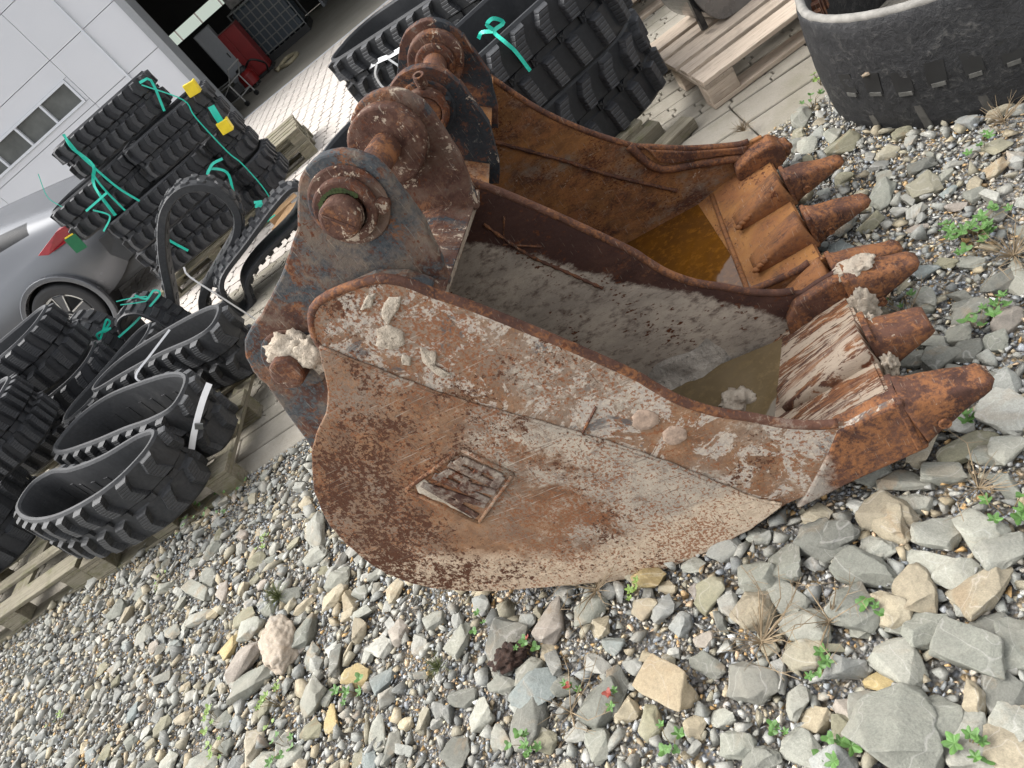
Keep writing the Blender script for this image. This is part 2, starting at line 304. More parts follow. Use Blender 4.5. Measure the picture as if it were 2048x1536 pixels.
# ------------------------------------------------------------------ mesh helpers
def mesh_obj(name, V, F, mat=None, parent=None, smooth=False, loc=None, rot=None, bevel=0, seg=2):
    me = bpy.data.meshes.new(name); me.from_pydata([tuple(map(float, v)) for v in V], [], [tuple(map(int, f)) for f in F]); me.update()
    if mat is not None: me.materials.append(mat)
    if smooth:
        me.polygons.foreach_set('use_smooth', [True]*len(me.polygons))
    return link(name, me, parent, loc, rot, bevel, seg)
def link(name, me, parent=None, loc=None, rot=None, bevel=0, seg=2):
    o = bpy.data.objects.new(name, me); COL.objects.link(o)
    if parent is not None: o.parent = parent
    if loc is not None: o.location = loc
    if rot is not None: o.rotation_euler = rot
    if bevel:
        b = o.modifiers.new('bevel', 'BEVEL'); b.width = bevel; b.segments = seg; b.limit_method = 'ANGLE'; b.angle_limit = R(35)
    return o
def tag(o, label=None, cat=None, group=None, kind=None):
    for k, v in (('label', label), ('category', cat), ('group', group), ('kind', kind)):
        if v: o[k] = v
    return o
def empty(name, label, cat, loc=(0,0,0), rz=0., group=None, mat=None):
    o = bpy.data.objects.new(name, None); COL.objects.link(o); o.empty_display_size = .1
    if mat is not None: o.matrix_world = mat
    else: o.location = loc; o.rotation_euler = (0, 0, rz)
    return tag(o, label, cat, group)
class MB:
    def __init__(s): s.V = []; s.F = []
    def add(s, V, F):
        b = len(s.V); s.V += [tuple(v) for v in V]; s.F += [tuple(i+b for i in f) for f in F]; return s
    def box(s, x0, x1, y0, y1, z0, z1, rz=0., c=None, tilt=None):
        V = [Vector((x, y, z)) for z in (z0, z1) for x, y in ((x0,y0),(x1,y0),(x1,y1),(x0,y1))]
        if rz or c or tilt:
            m = Matrix.Rotation(rz, 3, 'Z')
            if tilt: m = m @ Euler(tilt).to_matrix()
            V = [m @ v + Vector(c or (0,0,0)) for v in V]
        return s.add(V, [(3,2,1,0),(4,5,6,7),(0,1,5,4),(1,2,6,5),(2,3,7,6),(3,0,4,7)])
    def prism(s, poly, w0, w1, inset=0.):      # poly in (x,z), extruded along y
        n = len(poly); c = np.mean(np.array(poly), 0)
        P1 = [(c[0]+(p[0]-c[0])*(1-inset), c[1]+(p[1]-c[1])*(1-inset)) for p in poly]
        V = [(p[0], w0, p[1]) for p in poly]+[(p[0], w1, p[1]) for p in P1]
        a = sum(poly[i][0]*poly[(i+1) % n][1]-poly[(i+1) % n][0]*poly[i][1] for i in range(n))
        f1, f2 = tuple(range(n)), tuple(range(2*n-1, n-1, -1))
        F = [f1, f2]+[((i+1) % n, i, i+n, (i+1) % n+n) for i in range(n)]
        if a < 0: F = [tuple(reversed(f)) for f in F]
        return s.add(V, F)
    def cyl(s, c, ax, r, h, n=24, r2=None, rin=0.):
        ax = Vector(ax).normalized(); q = ax.to_track_quat('Z', 'Y').to_matrix(); c = Vector(c); r2 = r if r2 is None else r2
        ring = lambda rr, z: [c+q @ Vector((rr*math.cos(2*math.pi*i/n), rr*math.sin(2*math.pi*i/n), z)) for i in range(n)]
        if rin:
            V = ring(r, 0)+ring(r2, h)+ring(rin, h)+ring(rin, 0); F = []
            for k in range(4):
                for i in range(n): j = (i+1) % n; kk = (k+1) % 4; F.append((k*n+i, k*n+j, kk*n+j, kk*n+i))
            return s.add(V, F)
        V = ring(r, 0)+ring(r2, h)
        return s.add(V, [tuple(range(n-1, -1, -1)), tuple(range(n, 2*n))]+[(i, (i+1) % n, (i+1) % n+n, i+n) for i in range(n)])
    def tube(s, pts, r, n=6, close=False):
        P = [Vector(p) for p in pts]; N = len(P); V = []; F = []
        for i, p in enumerate(P):
            t = ((P[(i+1) % N] if (close or i < N-1) else p)-(P[i-1] if (close or i > 0) else p)).normalized()
            a = t.cross(Vector((.3,.1,1))).normalized(); b = t.cross(a)
            rr = r[i] if isinstance(r, (list, tuple)) else r
            V += [p+rr*(math.cos(2*math.pi*k/n)*a+math.sin(2*math.pi*k/n)*b) for k in range(n)]
        for i in range(N if close else N-1):
            j = (i+1) % N
            F += [(i*n+k, i*n+(k+1) % n, j*n+(k+1) % n, j*n+k) for k in range(n)]
        if not close: F += [tuple(range(n-1, -1, -1)), tuple((N-1)*n+k for k in range(n))]
        return s.add(V, F)
    def obj(s, name, mat=None, parent=None, **kw): return mesh_obj(name, s.V, s.F, mat, parent, **kw)
def arc(cx, cy, r, a0, a1, n): return [(cx+r*math.cos(R(a0+(a1-a0)*i/n)), cy+r*math.sin(R(a0+(a1-a0)*i/n))) for i in range(n+1)]
def spline(P, n, closed=False):
    P = [np.array(p, float) for p in P]; N = len(P); out = []
    for i in range(N if closed else N-1):
        p0 = P[i-1] if (closed or i > 0) else 2*P[0]-P[1]; p1 = P[i]; p2 = P[(i+1) % N]
        p3 = P[(i+2) % N] if (closed or i < N-2) else 2*P[-1]-P[-2]
        for k in range(n):
            t = k/n; out.append(.5*((2*p1)+(-p0+p2)*t+(2*p0-5*p1+4*p2-p3)*t*t+(-p0+3*p1-3*p2+p3)*t**3))
    if not closed: out.append(P[-1])
    return out
def blob(name, c, r, mat, parent, seed=0, amp=.35, freq=3, sub=4):
    bm = bmesh.new(); bmesh.ops.create_icosphere(bm, subdivisions=sub, radius=1)
    for v in bm.verts:
        d = v.co.copy(); q = 1+amp*(.75*mnoise.noise(d*freq*.42+Vector((seed*3.1, seed, 0)))+.35*mnoise.noise(d*freq*1.1+Vector((seed, seed*1.7, 2)))+.15*mnoise.noise(d*freq*2.6+Vector((seed, 5, 2))))
        v.co = Vector((d.x*r[0]*q, d.y*r[1]*q, d.z*r[2]*q))+Vector(c)
    me = bpy.data.meshes.new(name); bm.to_mesh(me); bm.free(); me.materials.append(mat)
    me.polygons.foreach_set('use_smooth', [True]*len(me.polygons))
    return link(name, me, parent)

# ================================================================== SETTING
def sheet(name, x0, x1, y0, y1, z, mat, nx=1, ny=1, amp=0., kind='structure'):
    V = []; F = []
    for j in range(ny+1):
        for i in range(nx+1):
            x = x0+(x1-x0)*i/nx; y = y0+(y1-y0)*j/ny
            V.append((x, y, z+(amp*mnoise.noise(Vector((x*3, y*3, 1.7))) if amp else 0)))
    for j in range(ny):
        for i in range(nx):
            a = j*(nx+1)+i; F.append((a, a+1, a+nx+2, a+nx+1))
    return tag(mesh_obj(name, V, F, mat), kind=kind)
k = NT('soil', .95, .15); a_ = k.noise(30, 6, .7); b_ = k.voro(60)['Distance']
k.col(k.mix(k.rng(b_, .1, .5), k.mix(k.rng(a_, .35, .65), (.085,.074,.060), (.20,.18,.15)), (.05,.044,.037))); k.nrm(k.bump(k.math('ADD', a_, b_), .02)); MT['soil'] = k.m
sheet('ground', -300, 300, -300, 300, -.30, MT['soil'])
GRAV = sheet('gravel_bed', -9, 7, -4, 2.955, -.008, MT['finegravel'], 120, 60, .010)
PAVE = sheet('pavement', -40, 12, 2.955, 5.62, -.035, MT['joint'])
YARD = sheet('yard', -40, 12, 5.62, 12.72, -.031, MT['joint'])

# ---- kerb slabs and interlocking pavers (each a piece of the pavement)
def slab_mesh(name, L, D, H, mat):
    b = MB().box(-L/2, L/2, -D/2, D/2, -H, 0); o = b.obj(name, mat, PAVE, bevel=.005, seg=1); return o
s0 = None
for row, (yc, d) in enumerate(((3.053, .178), (3.244, .186))):
    me_d = None
    for i in range(-7, 3):
        xc = .51+.5+i*1.0
        if me_d is None:
            o = slab_mesh('kerb_slab', .994, d, .12, MT['kerb']); me_d = o.data
        else: o = link('kerb_slab', me_d, PAVE, bevel=.005, seg=1)
        o.location = (xc, yc, rnd.uniform(-.003, .002)); o.rotation_euler = (rnd.uniform(-.006, .006), rnd.uniform(-.003, .003), 0)
PL, PD = .205, .128
def paver_poly(g=.004):
    z = [(0, 0), (.25, 0), (.36, .026), (.64, .026), (.75, 0), (1, 0)]
    rt = [(PL/2+o-g, -PD/2+g+(PD-2*g)*f) for f, o in z]; lf = [(-PL/2+o+g, -PD/2+g+(PD-2*g)*f) for f, o in z]
    return rt+lf[::-1]
pp = paver_poly(); n_ = len(pp)
pV = [(x, y, -.06) for x, y in pp]+[(x, y, -.004) for x, y in pp]+[(x*.965, y*.945, 0) for x, y in pp]
pF = [tuple(range(2*n_, 3*n_))]+[(k_*n_+i, k_*n_+(i+1) % n_, (k_+1)*n_+(i+1) % n_, (k_+1)*n_+i) for k_ in (0, 1) for i in range(n_)]
pme = bpy.data.meshes.new('paver'); pme.from_pydata(pV, [], pF); pme.materials.append(MT['paver'])
stuffp = MB(); cnt = 0; cand = []
for j in range(18):
    for i in range(-38, 20):
        x = i*PL+(PL*.5 if j % 2 else 0); y = 3.347+PD/2+j*PD
        if y > 5.6: continue
        vis = (-3.35 < x < -1.55 and y < 5.3) or (-.1 < x < 1.5 and y < 5.35)
        z = rnd.uniform(-.004, .002)
        if vis and cnt < 298:
            o = link('paver', pme, PAVE, (x, y, z), (rnd.uniform(-.012, .012), rnd.uniform(-.012, .012), 0)); cnt += 1
        else: stuffp.add([(a+x, b+y, c+z) for a, b, c in pV], pF)
tag(stuffp.obj('paver_field', MT['paver'], PAVE), kind='stuff')
# ---- pale drainage pavers of the yard
yb = MB(); s_ = .165; g = .0035; cpx = .042; cpy = .042
op = [(-s_/2+g+cpx, -s_/2+g), (s_/2-g-cpx*.3, -s_/2+g), (s_/2-g, -s_/2+g+cpy*.3), (s_/2-g, s_/2-g-cpy), (s_/2-g-cpx, s_/2-g), (-s_/2+g+cpx*.3, s_/2-g), (-s_/2+g, s_/2-g-cpy*.3), (-s_/2+g, -s_/2+g+cpy)]
oV = [(x, y, -.031) for x, y in op]+[(x, y, 0) for x, y in op]
oF = [tuple(range(8, 16))]+[(i, (i+1) % 8, (i+1) % 8+8, i+8) for i in range(8)]
for j in range(43):
    for i in range(-56, 12):
        x = i*s_; y = 5.71+j*s_; z = rnd.uniform(-.002, .002)
        yb.add([(a+x, b+y, c+z) for a, b, c in oV], oF)
tag(yb.obj('yard_paving', MT['yard'], YARD), kind='stuff')

# ---- stones
def hull(n, seed, sx=1, sy=.8, sz=.55, box=.5):
    r_ = random.Random(seed); bm = bmesh.new()
    for _ in range(n):
        d = Vector((r_.gauss(0, 1), r_.gauss(0, 1), r_.gauss(0, 1))).normalized()
        m = max(abs(d.x), abs(d.y), abs(d.z)); d = d*(1-box)+d/m*box*.82
        d *= r_.uniform(.86, 1.04) if n > 10 else r_.uniform(.72, 1.12)
        bm.verts.new((d.x*sx*.5, d.y*sy*.5, d.z*sz*.5))
    bmesh.ops.convex_hull(bm, input=bm.verts)
    bmesh.ops.delete(bm, geom=[v for v in bm.verts if not v.link_faces], context='VERTS')
    bm.normal_update()
    return bm
def rock_mesh(seed, n=15, sz=.55):
    bm = hull(n, seed, 1, 1, 1, .62)
    bmesh.ops.dissolve_limit(bm, angle_limit=R(14), verts=bm.verts, edges=bm.edges)
    bmesh.ops.bevel(bm, geom=list(bm.edges), offset=.022, segments=2, affect='EDGES', profile=.6, clamp_overlap=True)
    bmesh.ops.triangulate(bm, faces=bm.faces)
    for _ in range(2):
        bmesh.ops.subdivide_edges(bm, edges=[e for e in bm.edges if e.calc_length() > .10], cuts=1, use_grid_fill=True); bmesh.ops.triangulate(bm, faces=bm.faces)
    for v in bm.verts:
        c = v.co; s3 = Vector((seed, seed*.7, 3))
        lay = abs(mnoise.noise(Vector((c.x*1.5, c.y*1.5, c.z*7))+s3))          # slaty layering
        v.co += c.normalized()*(.06*mnoise.noise(c*2.6+s3)+.030*mnoise.noise(c*7+s3)+.014*mnoise.noise(c*17+s3)-.035*lay)
    me = bpy.data.meshes.new('stone'); bm.to_mesh(me); bm.free()
    me.polygons.foreach_set('use_smooth', [True]*len(me.polygons)); me.materials.append(MT['cobble']); return me
ROCKS = [rock_mesh(i*5+2, 13+i % 9) for i in range(20)]
# bucket frames (used to keep stones out from under the buckets)
NP0 = Vector((-.5313, 1.3161, 0)); NU = Vector((.97992, -.19937, 0)); NW = Vector((.19828, .97456, -.10453)); NV = Vector((.02084, .10243, .99452))
FP0 = Vector((-.4505, 1.8997, .0495)); FU = Vector((.98726, -.15008, -.05283)); FW = Vector((.15165, .98807, .02703)); FV = Vector((.04815, -.03469, .99824))
def under(x, y, m=0.):
    d = Vector((x, y, 0))-NP0; u, w = d.dot(NU), d.dot(NW)
    if -.52-m < u < .62+m and .0-m < w < .60+m: return True
    d = Vector((x, y, 0))-FP0; u, w = d.dot(FU), d.dot(FW)
    return -.62-m < u < .80+m and -.05-m < w < .95+m
def px(x, y, z=0.):
    d = Vector((x, y, z))-Vector((0, 0, 1.65)); q = d.dot(fw)
    if q < .1: return None
    return 1024+1538*d.dot(ix)/q, 768-1538*d.dot(iy)/q
def inview(x, y, m=90):
    p = px(x, y)
    return p is not None and -m < p[0] < 2048+m and -m < p[1] < 1536+m
STONES = [(-0.501,1.281,0.09,0.08,-29,'y'),(-0.195,1.236,0.054,0.047,-31,'g'),(-0.067,1.135,0.129,0.101,-53,'d'),(0.072,1.114,0.119,0.09,-56,'t'),(0.147,1.042,0.093,0.088,-32,'l'),(0.208,0.999,0.107,0.093,6,'l'),(0.23,0.942,0.113,0.086,6,'l'),(0.098,0.989,0.121,0.061,-60,'l'),(0.016,1.058,0.081,0.062,-31,'l'),(-0.027,1.026,0.14,0.083,-52,'g'),(0.132,0.931,0.094,0.066,-11,'l'),(0.04,0.933,0.086,0.106,-40,'t'),(0.15,0.878,0.132,0.08,16,'t'),(-0.17,1.132,0.102,0.101,-61,'g'),(-0.243,1.139,0.095,0.086,-29,'g'),(-0.078,0.953,0.113,0.111,-50,'g'),(-0.19,0.967,0.112,0.092,-48,'l'),(-0.283,1.054,0.102,0.105,-28,'t'),(0.02,0.851,0.088,0.084,-15,'g'),(-0.061,0.813,0.105,0.093,-59,'l'),(0.063,0.764,0.124,0.135,-49,'g'),(0.139,0.759,0.119,0.063,-114,'g'),(0.074,0.685,0.072,0.09,-24,'d'),(-0.127,0.683,0.165,0.166,-55,'g'),(-0.545,0.958,0.134,0.158,-50,'T'),(-0.351,0.897,0.112,0.091,-24,'d'),(-0.276,0.83,0.088,0.055,-104,'l'),(-0.027,0.631,0.096,0.117,-22,'l'),(-0.044,0.686,0.078,0.104,-23,'g'),(0.016,0.693,0.076,0.071,-59,'t'),(-0.16,0.748,0.065,0.087,-23,'d'),(-0.22,0.716,0.061,0.086,-22,'o'),(-0.31,0.731,0.085,0.073,-41,'l'),(-0.438,0.985,0.089,0.052,-44,'g'),(-0.447,0.858,0.064,0.041,-23,'l'),(-0.609,0.913,0.058,0.079,-23,'o'),(-0.567,0.871,0.046,0.047,-22,'g'),(-0.399,0.74,0.083,0.059,-21,'d'),(-0.676,1.022,0.115,0.06,-116,'d'),(0.055,0.625,0.078,0.084,-22,'l'),(0.033,0.592,0.1,0.093,-1,'t'),(-0.197,0.763,0.062,0.048,-96,'p'),(-0.023,0.919,0.077,0.085,-28,'t'),(-0.376,1.067,0.058,0.059,-27,'d'),(-0.38,1.253,0.063,0.05,-30,'l'),(-0.336,1.1,0.066,0.053,-83,'w'),(-0.426,1.051,0.048,0.043,-26,'p'),(-0.112,0.799,0.057,0.039,-35,'y'),(-0.089,0.761,0.052,0.039,-24,'w'),(-0.097,0.91,0.041,0.04,-27,'g'),(-0.165,0.897,0.056,0.03,-26,'o'),(-0.019,0.875,0.067,0.04,-38,'g'),(0.126,0.802,0.086,0.059,-4,'d'),(-1.784,2.218,0.161,0.109,-75,'l'),(-1.781,2.088,0.132,0.087,-30,'l'),(-1.664,1.825,0.117,0.08,7,'t'),(-1.817,1.869,0.09,0.056,15,'t'),(-1.387,1.711,0.087,0.066,49,'t'),(-1.899,1.74,0.234,0.138,-71,'q'),(-1.775,1.732,0.125,0.098,33,'g'),(-2.089,1.763,0.175,0.144,33,'p'),(-2.029,1.65,0.193,0.111,7,'g'),(-1.626,1.541,0.122,0.075,-84,'d'),(-1.712,1.458,0.121,0.109,-96,'g'),(-1.535,1.457,0.104,0.076,-25,'y'),(-1.745,1.628,0.102,0.061,-83,'l'),(-1.441,1.514,0.11,0.072,-44,'w'),(-1.128,1.382,0.104,0.08,45,'g'),(-0.971,1.29,0.16,0.11,-122,'d'),(-0.802,1.29,0.13,0.087,43,'p'),(-0.696,1.273,0.109,0.079,16,'g'),(-0.677,1.211,0.076,0.064,-75,'t'),(-0.896,1.12,0.143,0.098,4,'b'),(-0.911,1.186,0.097,0.06,16,'g'),(-1.0,1.184,0.089,0.054,-24,'g'),(-1.072,1.127,0.089,0.088,-23,'l'),(-0.721,1.012,0.123,0.086,28,'g'),(-1.132,1.207,0.085,0.063,-24,'d'),(-1.626,1.35,0.104,0.056,-84,'y'),(-1.977,1.392,0.123,0.088,-91,'t'),(-2.487,2.283,0.184,0.102,-42,'l'),(-2.139,1.983,0.126,0.091,-27,'o'),(-2.097,1.909,0.133,0.099,-11,'l'),(-1.158,1.052,0.1,0.082,-82,'d'),(-1.017,1.043,0.071,0.059,-85,'l'),(-1.43,1.224,0.098,0.06,-101,'l'),(-1.39,1.159,0.099,0.059,-118,'d'),(-1.59,1.721,0.085,0.052,-11,'t'),(-0.81,1.095,0.074,0.057,-24,'g'),(-0.756,0.92,0.084,0.067,-71,'g'),(-2.386,1.669,0.101,0.06,-23,'t'),(-2.505,1.691,0.097,0.072,15,'o'),(-2.618,2.157,0.17,0.068,-36,'l'),(-1.889,1.961,0.096,0.067,-28,'g'),(-1.514,1.681,0.078,0.059,1,'l'),(-2.201,1.876,0.1,0.07,34,'y'),(-1.83,1.341,0.083,0.059,-111,'l'),(-1.905,1.318,0.111,0.068,-21,'l'),(-1.791,1.289,0.094,0.074,15,'l'),(-1.702,1.343,0.096,0.073,-22,'o'),(-2.209,1.435,0.14,0.075,-15,'l'),(-2.404,1.51,0.11,0.069,-21,'l'),(-0.891,0.98,0.073,0.063,-22,'o'),(-2.45,2.352,0.128,0.068,-66,'l'),(-2.323,2.195,0.116,0.065,-86,'p'),(-2.444,2.14,0.126,0.066,-2,'l'),(0.764,2.208,0.085,0.073,15,'d'),(0.779,2.117,0.083,0.04,15,'g'),(0.755,2.041,0.053,0.031,15,'b'),(0.79,1.965,0.065,0.057,15,'g'),(0.734,1.965,0.062,0.038,-55,'p'),(0.612,1.969,0.073,0.034,-37,'p'),(0.472,2.153,0.085,0.062,29,'d'),(0.423,2.066,0.089,0.057,-51,'b'),(0.385,2.129,0.061,0.035,-51,'b'),(0.588,1.774,0.077,0.039,-50,'o'),(0.633,1.72,0.075,0.045,-50,'g'),(0.481,1.678,0.089,0.058,-107,'g'),(0.64,1.609,0.089,0.067,2,'d'),(0.682,1.591,0.11,0.051,-123,'g'),(0.541,1.631,0.088,0.05,-15,'d'),(0.546,1.575,0.088,0.05,-46,'d'),(0.81,2.255,0.07,0.033,-59,'g'),(0.58,2.385,0.073,0.046,-110,'o'),(0.653,2.895,0.111,0.081,44,'g'),(0.678,2.66,0.096,0.067,-106,'g'),(0.549,2.758,0.1,0.068,-28,'l'),(0.593,2.696,0.08,0.077,-60,'l'),(0.604,2.818,0.084,0.05,-61,'o'),(0.591,2.38,0.053,0.053,-57,'o'),(0.478,1.679,0.082,0.065,-113,'l'),(0.539,1.555,0.093,0.097,-46,'d'),(0.578,1.482,0.087,0.062,16,'p'),(0.404,1.459,0.084,0.08,-42,'d'),(0.466,1.453,0.065,0.074,-43,'d'),(0.423,1.372,0.118,0.078,-55,'d'),(0.337,1.448,0.119,0.053,-27,'d'),(0.526,1.437,0.059,0.06,-44,'g'),(0.42,1.231,0.124,0.1,-65,'w'),(0.372,1.138,0.073,0.073,-36,'l'),(0.31,1.2,0.137,0.061,-2,'o'),(0.33,1.162,0.069,0.055,-36,'g'),(0.234,1.153,0.091,0.078,-35,'g'),(0.156,1.192,0.121,0.067,-22,'g'),(0.08,1.122,0.123,0.101,-56,'t'),(0.149,1.128,0.07,0.054,-33,'l'),(-0.048,1.218,0.07,0.073,-33,'t'),(-0.056,1.149,0.13,0.09,-31,'d'),(-0.199,1.244,0.061,0.043,-32,'l'),(0.023,1.066,0.08,0.058,-31,'l'),(0.306,1.074,0.102,0.071,-34,'g'),(0.415,1.522,0.068,0.061,-44,'d'),(0.355,1.514,0.068,0.054,-43,'d'),(0.269,1.447,0.078,0.059,-64,'d'),(0.479,1.515,0.067,0.061,-44,'g')]
placed = []       # x, y, radius
def stone(x, y, la, lb, yaw, c, thick=None, name='stone'):
    me = ROCKS[rnd.randrange(len(ROCKS))]
    o = link(name, me, GRAV); th = thick or .62*min(la, lb)
    sq = 1.30
    o.scale = (la*sq, lb*sq, th*1.15); o.location = (x, y, th*.30)
    o.rotation_euler = (rnd.uniform(-.22, .22), rnd.uniform(-.22, .22), yaw)
    if c:
        o.material_slots[0].link = 'OBJECT'; o.material_slots[0].material = MT['st_'+c]
    placed.append((x, y, .5*math.sqrt(la*lb))); return o
def free(x, y, r, k=.74):
    for a, b, q in placed:
        if (a-x)**2+(b-y)**2 < ((q+r)*k)**2: return False
    return True
for x, y, la, lb, yw, c in STONES:
    if under(x, y, -.02): continue
    if c == 'q':
        o = blob('stone', (0,0,0), (la*.54, lb*.54, lb*.42), MT['st_q'], GRAV, 4, .22, 5, 5); o.location = (x, y, .03); o.rotation_euler = (0, 0, R(yw)); placed.append((x, y, .5*math.sqrt(la*lb))); o['label'] = 'rough pinkish white quartz block'; continue
    o = stone(x, y, la, lb, R(yw), c)
    if c == 'T': o['label'] = 'big sandy angular boulder'
# more cobbles: many at the right, fewer to the left
def zone(x, y):
    p = px(x, y)
    if p is None: return 0
    X, Y = p
    rr = max(0, min(1, (X-1000)/700))*max(0, min(1, (Y-560)/250))
    return rr
tries = 0
while len(placed) < 299 and tries < 6000:
    tries += 1
    x, y = rnd.uniform(-3.2, 1.3), rnd.uniform(.45, 2.85)
    if not inview(x, y, 20) or under(x, y, .0): continue
    zz = zone(x, y); r = rnd.uniform(.030, .052) if rnd.random() < .25+.75*zz else rnd.uniform(.022, .034)
    if rnd.random() > .35+.65*zz: continue
    if free(x, y, r): stone(x, y, r*rnd.uniform(2, 2.6), r*rnd.uniform(1.5, 2), rnd.uniform(0, 6.3), rnd.choice('lggdtolgpdb'))
# stuff: numpy-merged angular stones
def variants(nv, npts, seed, box):
    out = []
    for i in range(nv):
        bm = hull(npts, seed+i, 1, 1, 1, box); bmesh.ops.triangulate(bm, faces=bm.faces); bm.verts.index_update()
        out.append((np.array([v.co[:] for v in bm.verts]), np.array([[v.index for v in f.verts] for f in bm.faces]))); bm.free()
    return out
def scatter(name, items, var, mat):
    Vs, Fs = [], []; base = 0
    for (x, y, z, sx, sy, sz, yaw, tx, ty) in items:
        V, F = var[rnd.randrange(len(var))]
        m = np.array(Euler((tx, ty, yaw)).to_matrix()); Q = (V*np.array([sx, sy, sz]))@m.T+np.array([x, y, z])
        Vs.append(Q); Fs.append(F+base); base += len(V)
    V = np.concatenate(Vs).astype(np.float32); F = np.concatenate(Fs).astype(np.int32)
    me = bpy.data.meshes.new(name); me.vertices.add(len(V)); me.vertices.foreach_set('co', V.ravel())
    me.loops.add(F.size); me.loops.foreach_set('vertex_index', F.ravel())
    me.polygons.add(len(F)); me.polygons.foreach_set('loop_start', np.arange(0, F.size, 3, dtype=np.int32))
    me.polygons.foreach_set('loop_total', np.full(len(F), 3, np.int32)); me.update(calc_edges=True); me.validate()
    me.materials.append(mat); o = link(name, me, GRAV); return tag(o, kind='stuff')
VA = variants(40, 7, 500, .5); VB = variants(48, 9, 900, .6)
H = lambda x, y: .012*mnoise.noise(Vector((x*5, y*5, 0)))
bigs = list(placed)
cell = {}
for a, b, q in bigs: cell.setdefault((int(a//.15), int(b//.15)), []).append((a, b, q))
def hits(x, y, r, k):
    ci, cj = int(x//.15), int(y//.15)
    for i in (ci-1, ci, ci+1):
        for j in (cj-1, cj, cj+1):
            for a, b, q in cell.get((i, j), ()):
                if (a-x)**2+(b-y)**2 < ((q+r)*k)**2: return True
    return False
def region(x, y):
    return y < 2.95 and (inview(x, y, 110) or (-4.6 < x < 1.6 and .3 < y and rnd.random() < .25))
cob = []; t_ = 0
RV = []
for me_ in ROCKS:
    me_.calc_loop_triangles(); co = np.empty(len(me_.vertices)*3); me_.vertices.foreach_get('co', co); tr_ = np.empty(len(me_.loop_triangles)*3, np.int32); me_.loop_triangles.foreach_get('vertices', tr_); RV.append((co.reshape(-1, 3), tr_.reshape(-1, 3)))
while len(cob) < 560 and t_ < 20000:
    t_ += 1; x, y = rnd.uniform(-3.8, 1.8), rnd.uniform(.2, 2.9)
    if not inview(x, y, 300) or under(x, y, -.01): continue
    zz = zone(x, y); r = rnd.uniform(.026, .055) if rnd.random() < zz else rnd.uniform(.018, .036)
    if rnd.random() > .35+.65*zz or hits(x, y, r, .70): continue
    cell.setdefault((int(x//.15), int(y//.15)), []).append((x, y, r))
    cob.append((x, y, r*.28, r*rnd.uniform(2.4, 3.2), r*rnd.uniform(1.8, 2.4), r*rnd.uniform(1.1, 1.8), rnd.uniform(0, 6.3), rnd.uniform(-.3, .3), rnd.uniform(-.3, .3)))
co_ = scatter('cobbles', cob, RV, MT['cobble']); co_.data.polygons.foreach_set('use_smooth', [True]*len(co_.data.polygons))
med = []; t_ = 0
while len(med) < 5200 and t_ < 90000:
    t_ += 1; x, y = rnd.uniform(-4.8, 1.7), rnd.uniform(.25, 2.93)
    if not region(x, y) or under(x, y, -.02): continue
    p = px(x, y); lf = max(0, min(1, (1250-p[0])/500)); zz = zone(x, y)
    r = (rnd.uniform(.010, .021) if rnd.random() < .7 else rnd.uniform(.02, .036))*(1-.25*(1-lf))
    if rnd.random() > .55+.45*max(lf, zz) or hits(x, y, r, .66): continue
    cell.setdefault((int(x//.15), int(y//.15)), []).append((x, y, r))
    med.append((x, y, r*.30+H(x, y)+.005, r*rnd.uniform(2.4, 3.3), r*rnd.uniform(1.8, 2.4), r*rnd.uniform(1., 1.8), rnd.uniform(0, 6.3), rnd.uniform(-.4, .4), rnd.uniform(-.4, .4)))
scatter('small_stones', med, VB, MT['cobble'])
G_ = .03; fine_ = {}
for c_ in cell.values():
    for a, b, q in c_:
        n_ = int(q*.8/G_)+1
        for i in range(int(a//G_)-n_, int(a//G_)+n_+1):
            for j in range(int(b//G_)-n_, int(b//G_)+n_+1): fine_.setdefault((i, j), []).append((a, b, q*.78))
def fhit(x, y, r):
    i, j = int(x//G_), int(y//G_)
    for a, b, q in fine_.get((i, j), ()):
        if (a-x)**2+(b-y)**2 < (q+r)**2*.62: return True
    return False
sm = []; t_ = 0; n_top = 0
while n_top < 26000 and t_ < 170000:
    t_ += 1; x, y = rnd.uniform(-4.9, 1.8), rnd.uniform(.2, 2.95)
    if not region(x, y) or under(x, y, -.12): continue
    f_ = 1-.75*min(1, t_/120000)
    r = (.0062+.0085*rnd.random()**1.3)*(.65+.35*f_)
    if fhit(x, y, r): continue
    for i in range(int((x-r*1.6)//G_), int((x+r*1.6)//G_)+1):
        for j in range(int((y-r*1.6)//G_), int((y+r*1.6)//G_)+1): fine_.setdefault((i, j), []).append((x, y, r))
    n_top += 1
    sm.append((x, y, H(x, y)+.004+rnd.uniform(-.003, .006), r*rnd.uniform(2.3, 3.2), r*rnd.uniform(1.7, 2.4), r*rnd.uniform(1.2, 2.0), rnd.uniform(0, 6.3), rnd.uniform(-.5, .5), rnd.uniform(-.5, .5)))
for _ in range(36000):
    x, y = rnd.uniform(-4.6, 1.9), rnd.uniform(.1, 2.95)
    if not inview(x, y, 260) or under(x, y, -.15): continue
    r = rnd.uniform(.005, .009)
    sm.append((x, y, H(x, y)+rnd.uniform(-.008, .001), r*2.6, r*2., r*1.6, rnd.uniform(0, 6.3), rnd.uniform(-.5, .5), rnd.uniform(-.5, .5)))
print('COUNTS', len(placed), len(med), n_top, len(sm)); scatter('gravel', sm, VA, MT['gravel'])

